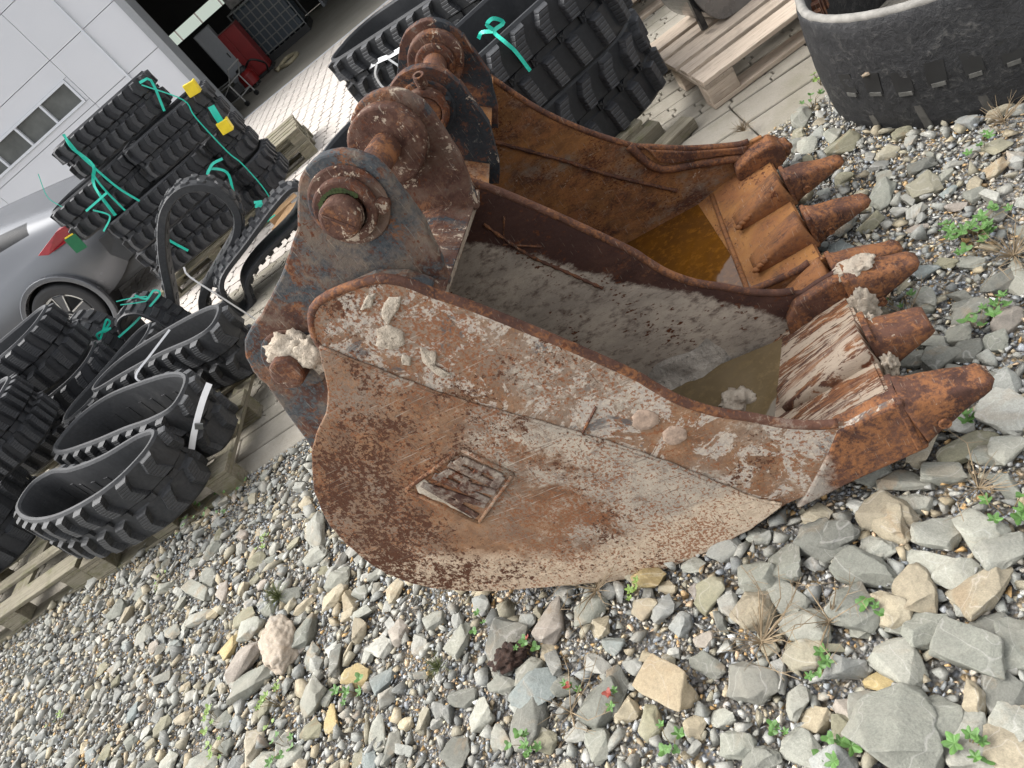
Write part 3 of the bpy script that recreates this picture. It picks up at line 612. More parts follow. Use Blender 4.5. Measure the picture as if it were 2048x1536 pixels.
# ---- workshop building
MT['wall'] = plain('white_wall_panel', (.52,.53,.555), .45, .0, .02, .6); MT['frame'] = plain('grey_frame', (.24,.25,.26), .5, var=.05)
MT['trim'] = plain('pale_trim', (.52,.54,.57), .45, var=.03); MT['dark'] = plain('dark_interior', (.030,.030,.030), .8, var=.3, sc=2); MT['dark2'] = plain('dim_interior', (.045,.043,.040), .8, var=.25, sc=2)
MT['glass'] = plain('dark_glass', (.10,.105,.10), .07, var=.25, sc=3)
def emit(name, c, s):
    k = NT(name, .3); k.col(c); k.put(k.b.inputs['Emission Color'], c); k.b.inputs['Emission Strength'].default_value = s; return k.m
MT['lit'] = emit('daylit_window_pane', (.60,.68,.60), .30)
YF = 12.69
bld = empty('workshop_building', 'white panelled workshop with a ribbon window and an open dark hall', 'building', (-5, YF, 0))
def on(b, name, mat, par, **kw):
    o = b.obj(name, mat, par, **kw); o.matrix_parent_inverse = Matrix.Translation(-Vector(par.location)); return o
cols = [(-4.80, -5.47), (-5.50, -6.20), (-6.20, -8.6), (-8.6, -11), (-11, -13.4)]
zs = [.0, .72, 1.5, 2.28, 3.06, 3.84, 4.6]
for ci, (a, b) in enumerate(cols):
    for i in range(6):
        if ci >= 2 and i == 2:
            on(MB().box(b+.004, a-.004, YF, YF+.14, 1.504, 1.60), 'wall_panel', MT['wall'], bld); on(MB().box(b+.004, a-.004, YF, YF+.14, 2.0, 2.276), 'wall_panel', MT['wall'], bld)
        else: on(MB().box(b+.004, a-.004, YF, YF+.14, zs[i]+.004, zs[i+1]-.004), 'wall_panel', MT['wall'], bld)
on(MB().box(-13.4, -4.8, YF+.142, YF+.2, 0, 1.6).box(-13.4, -4.8, YF+.142, YF+.2, 2.0, 4.6).box(-6.26, -4.8, YF+.142, YF+.2, 1.6, 2.0), 'wall_core', MT['frame'], bld)
on(MB().box(-5.505, -5.465, YF-.03, YF+.1, 0, 4.6), 'downpipe_strip', MT['trim'], bld)
on(MB().box(-6.265, -6.204, YF, YF+.14, 1.604, 1.996), 'wall_panel', MT['wall'], bld)
fr = on(MB().box(-13.4, -6.27, YF-.02, YF+.08, 1.602, 1.64).box(-13.4, -6.27, YF-.02, YF+.08, 1.96, 1.998).box(-6.31, -6.27, YF-.018, YF+.07, 1.64, 1.96), 'window_frame', MT['trim'], bld)
for i in range(12):
    x1 = -6.31-i*.585; on(MB().box(x1-.545, x1-.002, YF+.03, YF+.05, 1.642, 1.958), 'window_pane', MT['glass'], fr).matrix_parent_inverse = Matrix.Identity(4)
    on(MB().box(x1-.583, x1-.547, YF-.015, YF+.06, 1.641, 1.959), 'mullion', MT['trim'], fr).matrix_parent_inverse = Matrix.Identity(4)
on(MB().box(-4.795, -4.67, YF-.05, YF+.28, 0, 4.6), 'door_jamb', MT['frame'], bld)
on(MB().box(-4.67, 4.2, YF-.05, YF+.28, 3.0, 4.6), 'door_lintel', MT['frame'], bld)
on(MB().box(4.2, 4.4, YF-.05, YF+.28, 0, 4.6).box(4.4, 12, YF, YF+.2, 0, 4.6), 'wall_right', MT['wall'], bld)
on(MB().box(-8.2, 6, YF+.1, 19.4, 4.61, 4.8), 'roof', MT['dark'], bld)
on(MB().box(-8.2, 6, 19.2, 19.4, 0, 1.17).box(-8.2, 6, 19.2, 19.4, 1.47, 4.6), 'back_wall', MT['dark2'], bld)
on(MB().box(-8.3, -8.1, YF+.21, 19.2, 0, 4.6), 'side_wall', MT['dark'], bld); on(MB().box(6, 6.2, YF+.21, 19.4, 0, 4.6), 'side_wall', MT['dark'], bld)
wf = on(MB().box(-8.1, -2, 19.16, 19.2, 1.17, 1.2).box(-8.1, -2, 19.16, 19.2, 1.44, 1.47), 'back_window_frame', MT['dark'], bld)
for i in range(9):
    on(MB().box(-7.95+i*.62, -7.95+i*.62+.57, 19.21, 19.23, 1.18, 1.46), 'back_window_pane', MT['lit'], wf).matrix_parent_inverse = Matrix.Identity(4)
sheet('hall_floor', -8.2, 6, 12.72, 19.2, -.012, MT['floor'], 1, 1)
tag(MB().box(-4.67, 4.2, 12.70, 12.76, -.03, .004).obj('door_sill', MT['trim']), kind='structure')
MT['steel'] = plain('pale_steel', (.16,.165,.16), .45, .3); MT['red'] = plain('red_paint', (.20,.010,.010), .45, var=.15, sc=4); MT['blackp'] = plain('black_plastic', (.02,.02,.02), .5)
col_ = empty('steel_locker', 'narrow grey steel locker standing just inside the open hall', 'locker', (-5.10, 15.62, -.01), R(12))
MB().box(-.17, .17, -.2, .2, .05, 1.22).obj('body', MT['frame'], col_, bevel=.008); MB().box(-.155, .155, -.215, -.202, .07, 1.20).obj('door', MT['frame'], col_, bevel=.005); MB().box(.10, .12, -.235, -.216, .6, .7).obj('handle', MT['blackp'], col_); MB().box(-.16, .16, -.19, .19, 0, .05).obj('plinth', MT['blackp'], col_)
cb = empty('red_cabinet', 'tall red metal cabinet inside the hall beside the grey locker', 'cabinet', (-4.80, 15.75, -.01), R(6))
MB().box(-.26, .26, -.25, .25, .06, .98).obj('body', MT['red'], cb, bevel=.01); MB().box(-.25, -.005, -.27, -.252, .08, .96).obj('door', MT['red'], cb, bevel=.006); MB().box(.005, .25, -.27, -.252, .08, .96).obj('door', MT['red'], cb, bevel=.006)
MB().box(-.3, .3, -.22, .22, 0, .06).obj('plinth', MT['blackp'], cb)
vc = empty('vacuum_cleaner', 'round red workshop vacuum on the hall floor in front of the cabinet', 'vacuum', (-4.86, 15.1, -.01))
V_ = MB(); V_.cyl((0,0,.06), (0,0,1), .16, .2, 20).cyl((0,0,.26), (0,0,1), .16, .07, 20, .11); V_.obj('drum', MT['red'], vc, smooth=False, bevel=.012)
MB().cyl((0,0,.33), (0,0,1), .12, .08, 16, .09).obj('motor_head', MT['blackp'], vc, bevel=.01); MB().tube(spline([(.1,0,.35),(.3,-.1,.4),(.42,.05,.2),(.3,.25,.03)], 5), .02, 6).obj('hose', MT['blackp'], vc, smooth=True)
for a in range(4): MB().cyl((.13*math.cos(a*1.57+.7), .13*math.sin(a*1.57+.7), 0), (0,0,1), .025, .06, 8).obj('castor', MT['blackp'], vc)
ib = empty('caged_tank', 'dark liquid tank in a steel cage on a pallet at the back of the hall', 'tank', (-4.25, 16.9, -.01), R(4))
MB().box(-.5, .5, -.45, .45, .14, 1.05).obj('tank', plain('dark_tank', (.045,.06,.075), .4), ib, bevel=.05); MB().box(-.55, .55, -.5, .5, 0, .13).obj('pallet_base', MT['blackp'], ib)
cg = MB()
for i in range(9): x = -.54+i*.135; cg.box(x-.011, x+.011, -.505, -.487, .13, 1.1); cg.box(x-.011, x+.011, .487, .505, .13, 1.1)
for i in range(6): z = .18+i*.18; cg.box(-.55, .55, -.512, -.506, z-.011, z+.011); cg.box(-.556, -.55, -.5, .5, z-.011, z+.011)
cg.obj('cage', MT['steel'], ib)
wb = empty('wrapped_boxes', 'plastic wrapped boxes stacked on top of the caged tank', 'boxes', (-4.25, 16.9, 1.1), R(2))
for i, (x, y, z, s) in enumerate(((-.25, 0, 0, .44), (.24, .02, 0, .46), (-.1, 0, .42, .4), (.3, 0, .46, .3))): MB().box(x-s/2, x+s/2, y-s/2, y+s/2, z, z+s*.9).obj('box', plain('shrink_wrap', (.26,.25,.23), .25, var=.4, sc=9), wb, bevel=.02)
tr = empty('tube_trolley', 'pale tube framed trolley just inside the hall door jamb', 'trolley', (-4.95, 14.0, -.01), R(-20)); tr.scale = (.78, .78, .72)
tb = MB()
for x, y in ((-.4,-.25), (.4,-.25), (.4,.25), (-.4,.25)): tb.tube([(x, y, .08), (x*.9, y, .62)], .017)
for z in (.25, .6): tb.tube([(-.4,-.25,z), (.4,-.25,z), (.4,.25,z), (-.4,.25,z)], .014, 6, True)
tb.tube([(-.4,-.25,.25), (.4,-.25,.6)], .012).tube([(.4,.25,.6), (.62,.25,.85), (.62,-.25,.85), (.4,-.25,.6)], .017); tb.obj('tube_frame', plain('white_tube', (.26,.26,.25), .4), tr)
for x, y in ((-.4,-.25), (.4,-.25), (.4,.25), (-.4,.25)): MB().cyl((x, y-.02, .06), (0,1,0), .06, .04, 12).obj('wheel', MT['blackp'], tr)
MB().box(-.3, .25, -.2, .2, .26, .48).obj('machine', MT['dark'], tr, bevel=.02)
sh = empty('storage_shelf', 'dark storage shelf with bins along the back of the hall', 'shelf', (-2.4, 18.4, -.01))
for x in (-1.1, 0, 1.1): MB().box(x-.03, x+.03, -.3, .3, 0, 2.4).obj('upright', MT['frame'], sh)
for z in (.2, .8, 1.4, 2.0): MB().box(-1.15, 1.15, -.3, .3, z, z+.04).obj('board', MT['dark2'], sh)
for i in range(9): x = rnd.uniform(-.95, .85); z = rnd.choice((.24, .84, 1.44)); MB().box(x, x+.22, -.25, .1, z, z+rnd.uniform(.15, .35)).obj('bin', rnd.choice((MT['dark'], MT['dark2'], MT['blackp'])), sh, bevel=.01)
hp = MB().tube(spline([(-4.2,14.6,.02),(-4.0,14.9,.05),(-3.75,14.7,.02),(-3.9,14.4,.02),(-4.3,14.9,.02)], 6), .035, 8).obj('hose', plain('tan_hose', (.30,.26,.17), .6), smooth=True); tag(hp, 'tan hose lying coiled on the hall floor', 'hose')

# ---- grey car beyond the left pile
MT['carp'] = plain('grey_car_paint', (.14,.145,.155), .25, .45, .03, .5); MT['carg'] = plain('car_glass', (.012,.013,.015), .3, spec=.15); MT['tyre'] = plain('tyre', (.022,.022,.023), .75, var=.2, sc=30)
MT['chrome'] = plain('silver', (.62,.63,.64), .22, .9, .03); MT['carplast'] = plain('grey_cladding', (.06,.061,.063), .5); MT['tail'] = plain('red_lamp_glass', (.30,.022,.03), .12, var=.2, sc=14)
car = empty('parked_car', 'dark grey car with five spoke wheel parked behind the left track piles', 'car', (-4.28, 8.06, 0), R(2))
# local: +x = rear end, length runs to -x, near side at -y
Ws = [(0, .42, .60, .98, 1.04), (-.06, .66, .62, .99, 1.08), (-.2, .80, .45, .985, 1.10), (-.45, .88, .30, .98, 1.14), (-.8, .915, .25, .975, 1.24), (-1.2, .93, .24, .97, 1.34), (-1.7, .935, .24, .96, 1.47), (-2.3, .935, .24, .95, 1.55), (-3.0, .93, .24, .94, 1.50), (-3.6, .92, .25, .93, 1.2), (-4.2, .88, .28, .86, .95), (-4.6, .7, .35, .7, .74)]
V = []; F = []; mi = []
for (x, w, zb, zsd, zr) in Ws:
    sec = [(w*.90, zb), (w*.985, zb+.12), (w, zb+(zsd-zb)*.5), (w*.985, zb+(zsd-zb)*.75), (w*.955, zsd-.035), (w*.925, zsd), (w*.83, zsd+(zr-zsd)*.62), (w*.68, zr-.025), (w*.40, zr), (0, zr+.008)]
    full = [(-a, b) for a, b in sec]+[(a, b) for a, b in sec[-2::-1]]
    V += [(x, a, b) for a, b in full]
m_ = 19
for i in range(len(Ws)-1):
    for j in range(m_-1):
        F.append((i*m_+j, i*m_+j+1, (i+1)*m_+j+1, (i+1)*m_+j)); mi.append(1 if (j in (6, 11) and 4 <= i <= 8) else 0)
F.append(tuple(range(m_-1, -1, -1))); mi.append(0); F.append(tuple((len(Ws)-1)*m_+j for j in range(m_))); mi.append(0)
body = mesh_obj('body', V, F, MT['carp'], car, smooth=True); body.data.materials.append(MT['carg'])
for p, q in zip(body.data.polygons, mi): p.material_index = q
ss = body.modifiers.new('sub', 'SUBSURF'); ss.levels = 2; ss.render_levels = 2
HX, HZ = -1.12, .355
for sgn in (-1,):
    cut = MB().cyl((HX, -1.3, HZ), (0,1,0), .405, .75, 40).obj('wheel_arch_liner', MT['blackp'], car)
    bo = body.modifiers.new('arch', 'BOOLEAN'); bo.operation = 'DIFFERENCE'; bo.object = cut; bo.solver = 'EXACT'
    dg_ = bpy.context.evaluated_depsgraph_get(); nm = bpy.data.meshes.new_from_object(body.evaluated_get(dg_)); body.modifiers.clear(); body.data = nm
    bpy.data.objects.remove(cut)
MB().cyl((HX, -.60, HZ), (0,-1,0), .41, .29, 40, rin=.395).cyl((HX, -.60, HZ), (0,1,0), .41, .01, 40).obj('wheel_arch_liner', MT['blackp'], car)
at_ = MB().cyl((HX, -.955, HZ), (0,1,0), .455, .06, 48, rin=.402); at_.V = [v for v in at_.V]; at_.obj('wheel_arch_trim', MT['carp'], car, bevel=.008)
wh = MB().cyl((HX, -.955, HZ), (0,1,0), .355, .22, 48, rin=.245).obj('wheel', MT['tyre'], car, bevel=.03, seg=3)
MB().cyl((HX, -.925, HZ), (0,1,0), .25, .18, 40, rin=.225).obj('rim', MT['chrome'], wh); MB().cyl((HX, -.80, HZ), (0,1,0), .228, .03, 32).obj('brake_disc', MT['carplast'], wh)
for i in range(5):
    a = i*2*math.pi/5+1.2; ca, sa = math.cos(a), math.sin(a); P = lambda r, t: (HX+r*ca-t*sa, HZ+r*sa+t*ca)
    MB().prism([P(.05,-.035), P(.235,-.062), P(.235,.062), P(.05,.035)], -.945, -.90).obj('spoke', MT['carplast'], wh, bevel=.006)
    e_ = MB()
    for s in (-1, 1): e_.prism([P(.06, s*.034), P(.234, s*.062), P(.234, s*.050), P(.07, s*.022)], -.950, -.944)
    e_.obj('spoke_edge', MT['chrome'], wh)
MB().cyl((HX, -.952, HZ), (0,1,0), .035, .01, 20, rin=.029).obj('emblem_ring', MT['chrome'], wh); MB().cyl((HX, -.948, HZ), (0,1,0), .045, .05, 20).obj('hub_cap', MT['carplast'], wh)
eb = MB()
for i in range(3):
    a = math.pi/2+i*2*math.pi/3; eb.prism([(HX+.030*math.cos(a), HZ+.030*math.sin(a)), (HX+.006*math.cos(a+1.05), HZ+.006*math.sin(a+1.05)), (HX+.006*math.cos(a-1.05), HZ+.006*math.sin(a-1.05))], -.953, -.947)
eb.obj('emblem_star', MT['chrome'], wh)
def patch(name, pts, mat, par, off=.006, th=.02):     # plate lying on the car flank: pts in (x,z)
    V = []
    for d in (off, off-th):
        for x, z in pts:
            ys = [w*(1-.02*((z-.62)/.35)**2) for (xx, w, *_q) in Ws]; y = np.interp(-x, [-q[0] for q in Ws], ys); V.append((x, -y-d, z))
    n = len(pts); return mesh_obj(name, V, [tuple(range(n)), tuple(range(2*n-1, n-1, -1))]+[((i+1) % n, i, i+n, (i+1) % n+n) for i in range(n)], mat, par, bevel=.004)
patch('tail_light', [(-.80,.96), (-.72,.905), (-.34,.875), (-.08,.88), (-.08,.96), (-.50,1.01)], MT['tail'], car, .050, .09)
patch('bumper_scoop', [(-.30,.72), (-.10,.70), (-.06,.58), (-.16,.42), (-.27,.40), (-.33,.55)], MT['carplast'], car, .03, .07); patch('reflector', [(-.05,.60), (-.01,.60), (-.01,.66), (-.05,.66)], MT['tail'], car, .05, .06)
MB().box(-.9, -.02, -.70, .70, .22, .42).obj('bumper_underside', MT['carplast'], car, bevel=.05)
mesh_obj('exhaust', *(lambda b: (b.V, b.F))(MB().cyl((-.02, -.55, .36), (1,0,0), .045, .06, 14, rin=.036)), MT['chrome'], car)

# ================================================================== THE TWO DIGGING BUCKETS
def frame(P, u, w, v):
    m = Matrix.Identity(4)
    for i in range(3): m[i][0], m[i][1], m[i][2], m[i][3] = u[i], w[i], v[i], P[i]
    return m
def offset_in(prof, t):
    out = []; n = len(prof)
    for i, p in enumerate(prof):
        a = prof[max(0, i-1)]; b = prof[min(n-1, i+1)]; d = np.array(b)-np.array(a); d /= np.linalg.norm(d)
        out.append((p[0]-d[1]*-t if False else p[0]+(-d[1])*t, p[1]+d[0]*t))
    return out
def ribbon(prof, w0, w1, nw, jit=0., seed=0):
    V = []; F = []; n = len(prof)
    for j in range(nw+1):
        w = w0+(w1-w0)*j/nw
        for p in prof:
            q = jit*mnoise.noise(Vector((p[0]*9, w*9, p[1]*9+seed))) if jit else 0
            V.append((p[0]+q, w, p[1]+q))
    for j in range(nw):
        for i in range(n-1): a = j*n+i; F.append((a, a+n, a+n+1, a+1))
    return V, F
def shell(prof, t, w0, w1):
    inn = offset_in(prof, t); ring = prof+inn[::-1]; n = len(ring); nw = 16; V = []; F = []
    for j in range(nw+1):
        w = w0+(w1-w0)*j/nw; V += [(p[0], w, p[1]) for p in ring]
    for j in range(nw):
        for i in range(n): a = j*n+i; b = j*n+(i+1) % n; F.append((a, b, b+n, a+n))
    m = len(prof)
    for i in range(m-1): F.append((i, n-1-i, n-2-i, i+1)); F.append((nw*n+i, nw*n+i+1, nw*n+n-2-i, nw*n+n-1-i))
    return V, F, inn
def dirty_edge(poly, amp, seed, step=.02):
    out = []; n = len(poly)
    for i in range(n):
        a = np.array(poly[i]); b = np.array(poly[(i+1) % n]); L = np.linalg.norm(b-a); k_ = max(1, int(L/step)); nn = np.array([-(b-a)[1], (b-a)[0]])/max(L, 1e-6)
        for j in range(k_):
            p = a+(b-a)*j/k_; out.append(tuple(p+nn*amp*mnoise.noise(Vector((p[0]*40+seed, p[1]*40, seed)))))
    return out
def tooth(par, u0, v0, ang, L, w, W0, H0, tipw, tiph, mat, rings=12, blunt=.0, droop=0.):
    # lofted wedge tooth, root at (u0, w, v0), pointing along ang in the (u,v) plane
    V = []; F = []; n = 20; ca, sa = math.cos(ang), math.sin(ang)
    for i in range(rings+1):
        t = i/rings; tt = t**1.05
        ww = W0+(tipw-W0)*tt; hh = H0+(tiph-H0)*min(1, t*1.12)**.9
        if t > .9: q = (t-.9)/.1; s = math.sqrt(max(0, 1-q*q*(1-blunt))); ww *= .65+.35*s; hh *= max(.12, s)
        cu = t*L; cv = droop*t*t
        for k in range(n):
            a = 2*math.pi*k/n; c, s_ = math.cos(a), math.sin(a); e = .42
            x = math.copysign(abs(c)**e, c)*ww/2; y = math.copysign(abs(s_)**e, s_)*hh/2
            y *= 1-.28*(abs(x)/(ww/2+1e-6))**2*t          # hollowed flanks
            q = .0035*mnoise.noise(Vector((cu*22, x*30+w*7, y*30)))
            V.append((u0+ca*cu-sa*(cv+y)+q, w+x+q, v0+sa*cu+ca*(cv+y)+q))
    for i in range(rings):
        for k in range(n): F.append((i*n+k, i*n+(k+1) % n, (i+1)*n+(k+1) % n, (i+1)*n+k))
    F.append(tuple(range(n-1, -1, -1))); F.append(tuple(rings*n+k for k in range(n)))
    return mesh_obj('tooth', V, F, mat, par, smooth=True)
def plug(par, u, w, v, mat, sgn=-1, r=.013):
    return MB().cyl((u, w, v), (0, sgn, 0), r, .006, 16, rin=r*.7).cyl((u, w, v), (0, sgn, 0), r*.68, .003, 12).obj('retaining_pin', mat, par)
def adapter(name, par, u0, u1, v0, v1, w, W, h0, h1, mat):     # tapering shank that holds a tooth
    V = []; F = []; n = 16; N = 8; d = math.atan2(v1-v0, u1-u0); L = math.hypot(u1-u0, v1-v0)
    for i in range(N+1):
        t = i/N; ww = W*(.62+.38*min(1, t*1.8)**.6); hh = h0+(h1-h0)*t**.8
        for k in range(n):
            a = 2*math.pi*k/n; c, s_ = math.cos(a), math.sin(a); e = .5
            x = math.copysign(abs(c)**e, c)*ww/2; y = math.copysign(abs(s_)**e, s_)*hh/2
            V.append((u0+(u1-u0)*t-math.sin(d)*y, w+x, v0+(v1-v0)*t+math.cos(d)*y))
    for i in range(N):
        for k in range(n): F.append((i*n+k, i*n+(k+1) % n, (i+1)*n+(k+1) % n, (i+1)*n+k))
    F.append(tuple(range(n-1, -1, -1))); F.append(tuple(N*n+k for k in range(n)))
    return mesh_obj(name, V, F, mat, par, smooth=True)

# ------------------------------------------------------------------ near bucket
nb = empty('digging_bucket', 'nearer rusty digging bucket with embossed emblem on its muddy side plate', 'bucket', mat=frame(NP0, NU, NW, NV), group=None)
NW_ = .575
back = [(.045,.962), (-.02,1.005), (-.10,1.02), (-.19,1.0), (-.262,.95), (-.312,.905), (-.375,.858), (-.441,.821), (-.50,.77), (-.544,.72), (-.59,.665), (-.617,.612), (-.642,.545), (-.651,.471), (-.648,.39), (-.632,.317), (-.592,.255), (-.538,.201), (-.465,.156), (-.383,.118), (-.28,.081), (-.176,.049), (-.09,.022), (.002,.004), (.10,.006), (.213,.021), (.33,.05), (.451,.085), (.56,.125), (.66,.155), (.748,.178)]
back = [tuple(p) for p in spline(back, 2)]
V, F, binn = shell(back[:-11], .024, .016, NW_-.016)
V2, F2, _b = shell(back[-12:], .024, .016, NW_-.016); mesh_obj('floor_plate', V2, F2, MT['lip'], nb)
mesh_obj('wrapper_shell', V, F, MT['shellin'], nb, smooth=False)
V, F, _b = shell([(p[0]+.004, p[1]+.006) for p in back[:13]], .036, .02, NW_-.02); mesh_obj('hinge_plate', V, F, MT['ear2'], nb)
mouth = [(.045,.985), (.093,.924), (.196,.771), (.299,.606), (.325,.55), (.358,.485), (.41,.42), (.471,.369), (.53,.315), (.593,.276), (.65,.252)]
plate = [(-.188,1.095), (-.12,1.095), (-.06,1.08), (0.,1.045)]+mouth+[(.69,.262), (.766,.272), (.781,.118), (.62,.090), (.50,.085), (.44,.078), (.33,.045), (.213,.016)]+[(.10,.0), (.002,-.002), (-.09,.017), (-.176,.045), (-.28,.078), (-.386,.114), (-.468,.152), (-.541,.197), (-.597,.252), (-.637,.315), (-.654,.39), (-.657,.471), (-.648,.547), (-.622,.614), (-.594,.668), (-.548,.723), (-.503,.774), (-.441,.821), (-.375,.858), (-.325,.905), (-.278,.99), (-.25,1.05), (-.222,1.08)]
side = MB().prism(plate, -.002, .016).obj('side_plate', MT['upper'], nb, bevel=.004)
# grid-tessellated liner faces so that the inside looks worked, not flat
farp = MB().prism(plate, NW_-.016, NW_+.002).obj('side_plate', MT['inner'], nb, bevel=.004); farp['label'] = 'dark brown far side plate'
# rounded mouth rims
for w in (.007, NW_-.007):
    MB().tube([(p[0], w, p[1]) for p in spline([(-.268,.99), (-.25,1.05), (-.19,1.097), (-.06,1.082), (0,1.047)]+mouth[:-1]+[(.63,.262)], 4)], .0118, 10).obj('mouth_rim', MT['rim'], nb, smooth=True)
# lower wear sheet standing proud below the weld line
lower = [(-.268,1.005), (-.262,1.013), (-.18,.885), (-.088,.753), (.0,.648), (.094,.543), (.17,.443), (.249,.343), (.31,.245), (.375,.145), (.43,.085), (.33,.042), (.213,.013)]+[(.10,-.003), (.002,-.005), (-.09,.014), (-.176,.042), (-.28,.075), (-.388,.111), (-.470,.149), (-.544,.194), (-.600,.249), (-.641,.314), (-.658,.39), (-.661,.471), (-.652,.549), (-.626,.616), (-.598,.671), (-.552,.727), (-.507,.778), (-.445,.825), (-.379,.861), (-.329,.908)]
MB().prism(dirty_edge(lower, .0035, 3, .025), -.013, -.0025).obj('wear_sheet', MT['plate'], nb, bevel=.004)
MB().tube([(p[0], -.006, p[1]) for p in spline([(-.262,1.013), (-.088,.753), (.094,.543), (.249,.343), (.375,.145), (.43,.09)], 10)], [.0042+.0014*math.sin(i*1.9) for i in range(51)], 6).obj('weld_bead', MT['plate'], nb, smooth=True)
MB().tube([(p[0], NW_-.018, p[1]) for p in spline([(.0,.88), (.054,.74), (.12,.635), (.18,.54)], 10)], [.005+.002*math.sin(i*2.3) for i in range(31)], 6).obj('weld_bead', MT['weld'], nb, smooth=True)
MB().tube([(p[0], NW_-.017, p[1]) for p in [(.062,.87), (.012,.80), (.10,.74)]], .004, 5).obj('weld_bead', MT['weld'], nb)
MB().tube([(.108,-.004,.50), (.19,-.0045,.565)], .0035, 5).obj('weld_bead', MT['weld'], nb)
# thick corner of the side plate by the ear
MB().prism([(-.275,.985), (-.25,1.045), (-.19,1.09), (-.06,1.076), (.0,1.04), (.04,.99), (-.02,.965), (-.12,.985), (-.2,.965)], .014, .078).obj('corner_gusset', MT['ear'], nb, bevel=.014, seg=3)
# lip plate
lipp = [(.43,.100), (.56,.148), (.66,.182), (.752,.198), (.752,.172), (.66,.145), (.56,.110), (.43,.072)]
MB().prism(lipp, .02, NW_-.02).obj('lip_plate', MT['lip'], nb, bevel=.006)
MB().prism([(.452,.050), (.60,.083), (.781,.112), (.772,.272), (.70,.262), (.655,.252), (.625,.255), (.585,.20), (.52,.125)], -.007, .05).obj('corner_shank', MT['shank'], nb, bevel=.010, seg=3)
MB().prism([(.56,.10), (.64,.10), (.775,.115), (.766,.268), (.70,.26), (.655,.25), (.62,.245), (.58,.20)], NW_-.045, NW_+.010).obj('corner_shank', MT['tooth'], nb, bevel=.010, seg=3)
t1 = tooth(nb, .772, .196, R(7), .172, .042, .110, .158, .074, .042, MT['tooth']); plug(nb, .825, -.0125, .178, MT['tooth'])
adapter('adapter', nb, .50, .755, .140, .194, NW_/2+.01, .135, .03, .138, MT['lip'])
t2 = tooth(nb, .768, .197, R(6), .125, NW_/2+.01, .108, .13, .088, .05, MT['tooth'], blunt=.6); t2['label'] = 'short blunt middle tooth'
t3 = tooth(nb, .768, .205, R(4), .172, NW_-.03, .110, .150, .072, .042, MT['tooth']); plug(nb, .82, NW_-.085, .17, MT['tooth'])
for w in (.042, NW_/2+.01, NW_-.03): MB().prism([(.752,.118), (.768,.122), (.768,.272), (.752,.272)], w-.052, w+.052).obj('joint_band', MT['tooth'], nb, bevel=.004)
# ears
def earpoly(pin, r, rest): return rest
ear1 = [(.045,.955), (.085,1.10), (.088,1.20)]+arc(-.022, 1.218, .112, -8, 128, 12)+[(-.16,1.235), (-.28,1.166), (-.40,1.115)]+arc(-.415, .98, .125, 104, 190, 8)+[(-.556,.88), (-.580,.77), (-.605,.64), (-.55,.66), (-.44,.79), (-.30,.89), (-.15,.985)]
def ear(par, poly, w0, w1, mat): return MB().prism(dirty_edge(poly, .003, w0*50, .03), w0, w1).obj('ear_plate', mat, par, bevel=.007, seg=2)
e1 = ear(nb, ear1, .085, .118, MT['ear']); e1['label'] = 'blue grey rusty ear plate with capped pin'
e2 = ear(nb, [(p[0]+.012, p[1]) for p in ear1], .452, .487, MT['ear2'])
pc = (-.022, 1.218); p2 = (-.408, .983)
def disc(par, name, c, w, d, r, h, mat, rin=0., n=36, bev=.006): return MB().cyl((c[0], w, c[1]), (0, d, 0), r, h, n, rin=rin).obj(name, mat, par, bevel=bev)
disc(nb, 'boss', pc, .085, -1, .088, .010, MT['ear2']); disc(nb, 'collar', pc, .075, -1, .068, .030, MT['hub'], .046); disc(nb, 'pin_cap', pc, .05, -1, .043, .045, MT['hub'], 0, 32, .008)
MB().cyl((.045, .085, 1.185), (0,-1,0), .018, .03, 6).obj('lock_bolt', MT['hub'], nb, bevel=.003)
mo = MB()
for i in range(26): a = R(20+i*9); mo.cyl((pc[0]+.049*math.cos(a), .047, pc[1]+.049*math.sin(a)), (0,-1,0), .004+.003*rnd.random(), .003, 5)
tag(mo.obj('moss_ring', MT['moss'], nb), kind='stuff')
disc(nb, 'boss', pc, .452, -1, .096, .055, MT['hub']); disc(nb, 'boss', pc, .118, 1, .09, .02, MT['hub'])
disc(nb, 'pin_rod', pc, .06, 1, .037, .50, MT['pin'], 0, 28, 0); disc(nb, 'pin_rod', p2, .055, 1, .037, .50, MT['pin'], 0, 28, 0)
MB().box(-.003, .003, -.0012, .001, -.032, .032).obj('pin_notch', MT['tooth'], nb, loc=(pc[0], .0045, pc[1]), rot=(0, R(-35), 0))
disc(nb, 'boss', p2, .085, -1, .085, .010, MT['ear']); disc(nb, 'pin_cap', p2, .075, -1, .043, .060, MT['hub'], 0, 32, .008)
blob('mud_clump', (p2[0]+.03, .055, p2[1]+.03), (.062,.022,.050), MT['mud'], nb, 3, .50, 6); blob('mud_clump', (p2[0]+.085, .045, p2[1]+.0), (.045,.026,.045), MT['mud'], nb, 8, .55, 6)
blob('mud_clump', (.795, NW_-.02, .262), (.052,.042,.020), MT['mud'], nb, 11, .6, 6); blob('mud_clump', (.775, NW_/2+.045, .215), (.018,.040,.040), MT['mud'], nb, 14, .6, 6); blob('mud_clump', (.775, NW_/2-.04, .17), (.020,.028,.035), MT['mud'], nb, 15, .6, 6); blob('mud_clump', (.775, NW_-.085, .175), (.035,.022,.055), MT['mud'], nb, 19, .6, 6)
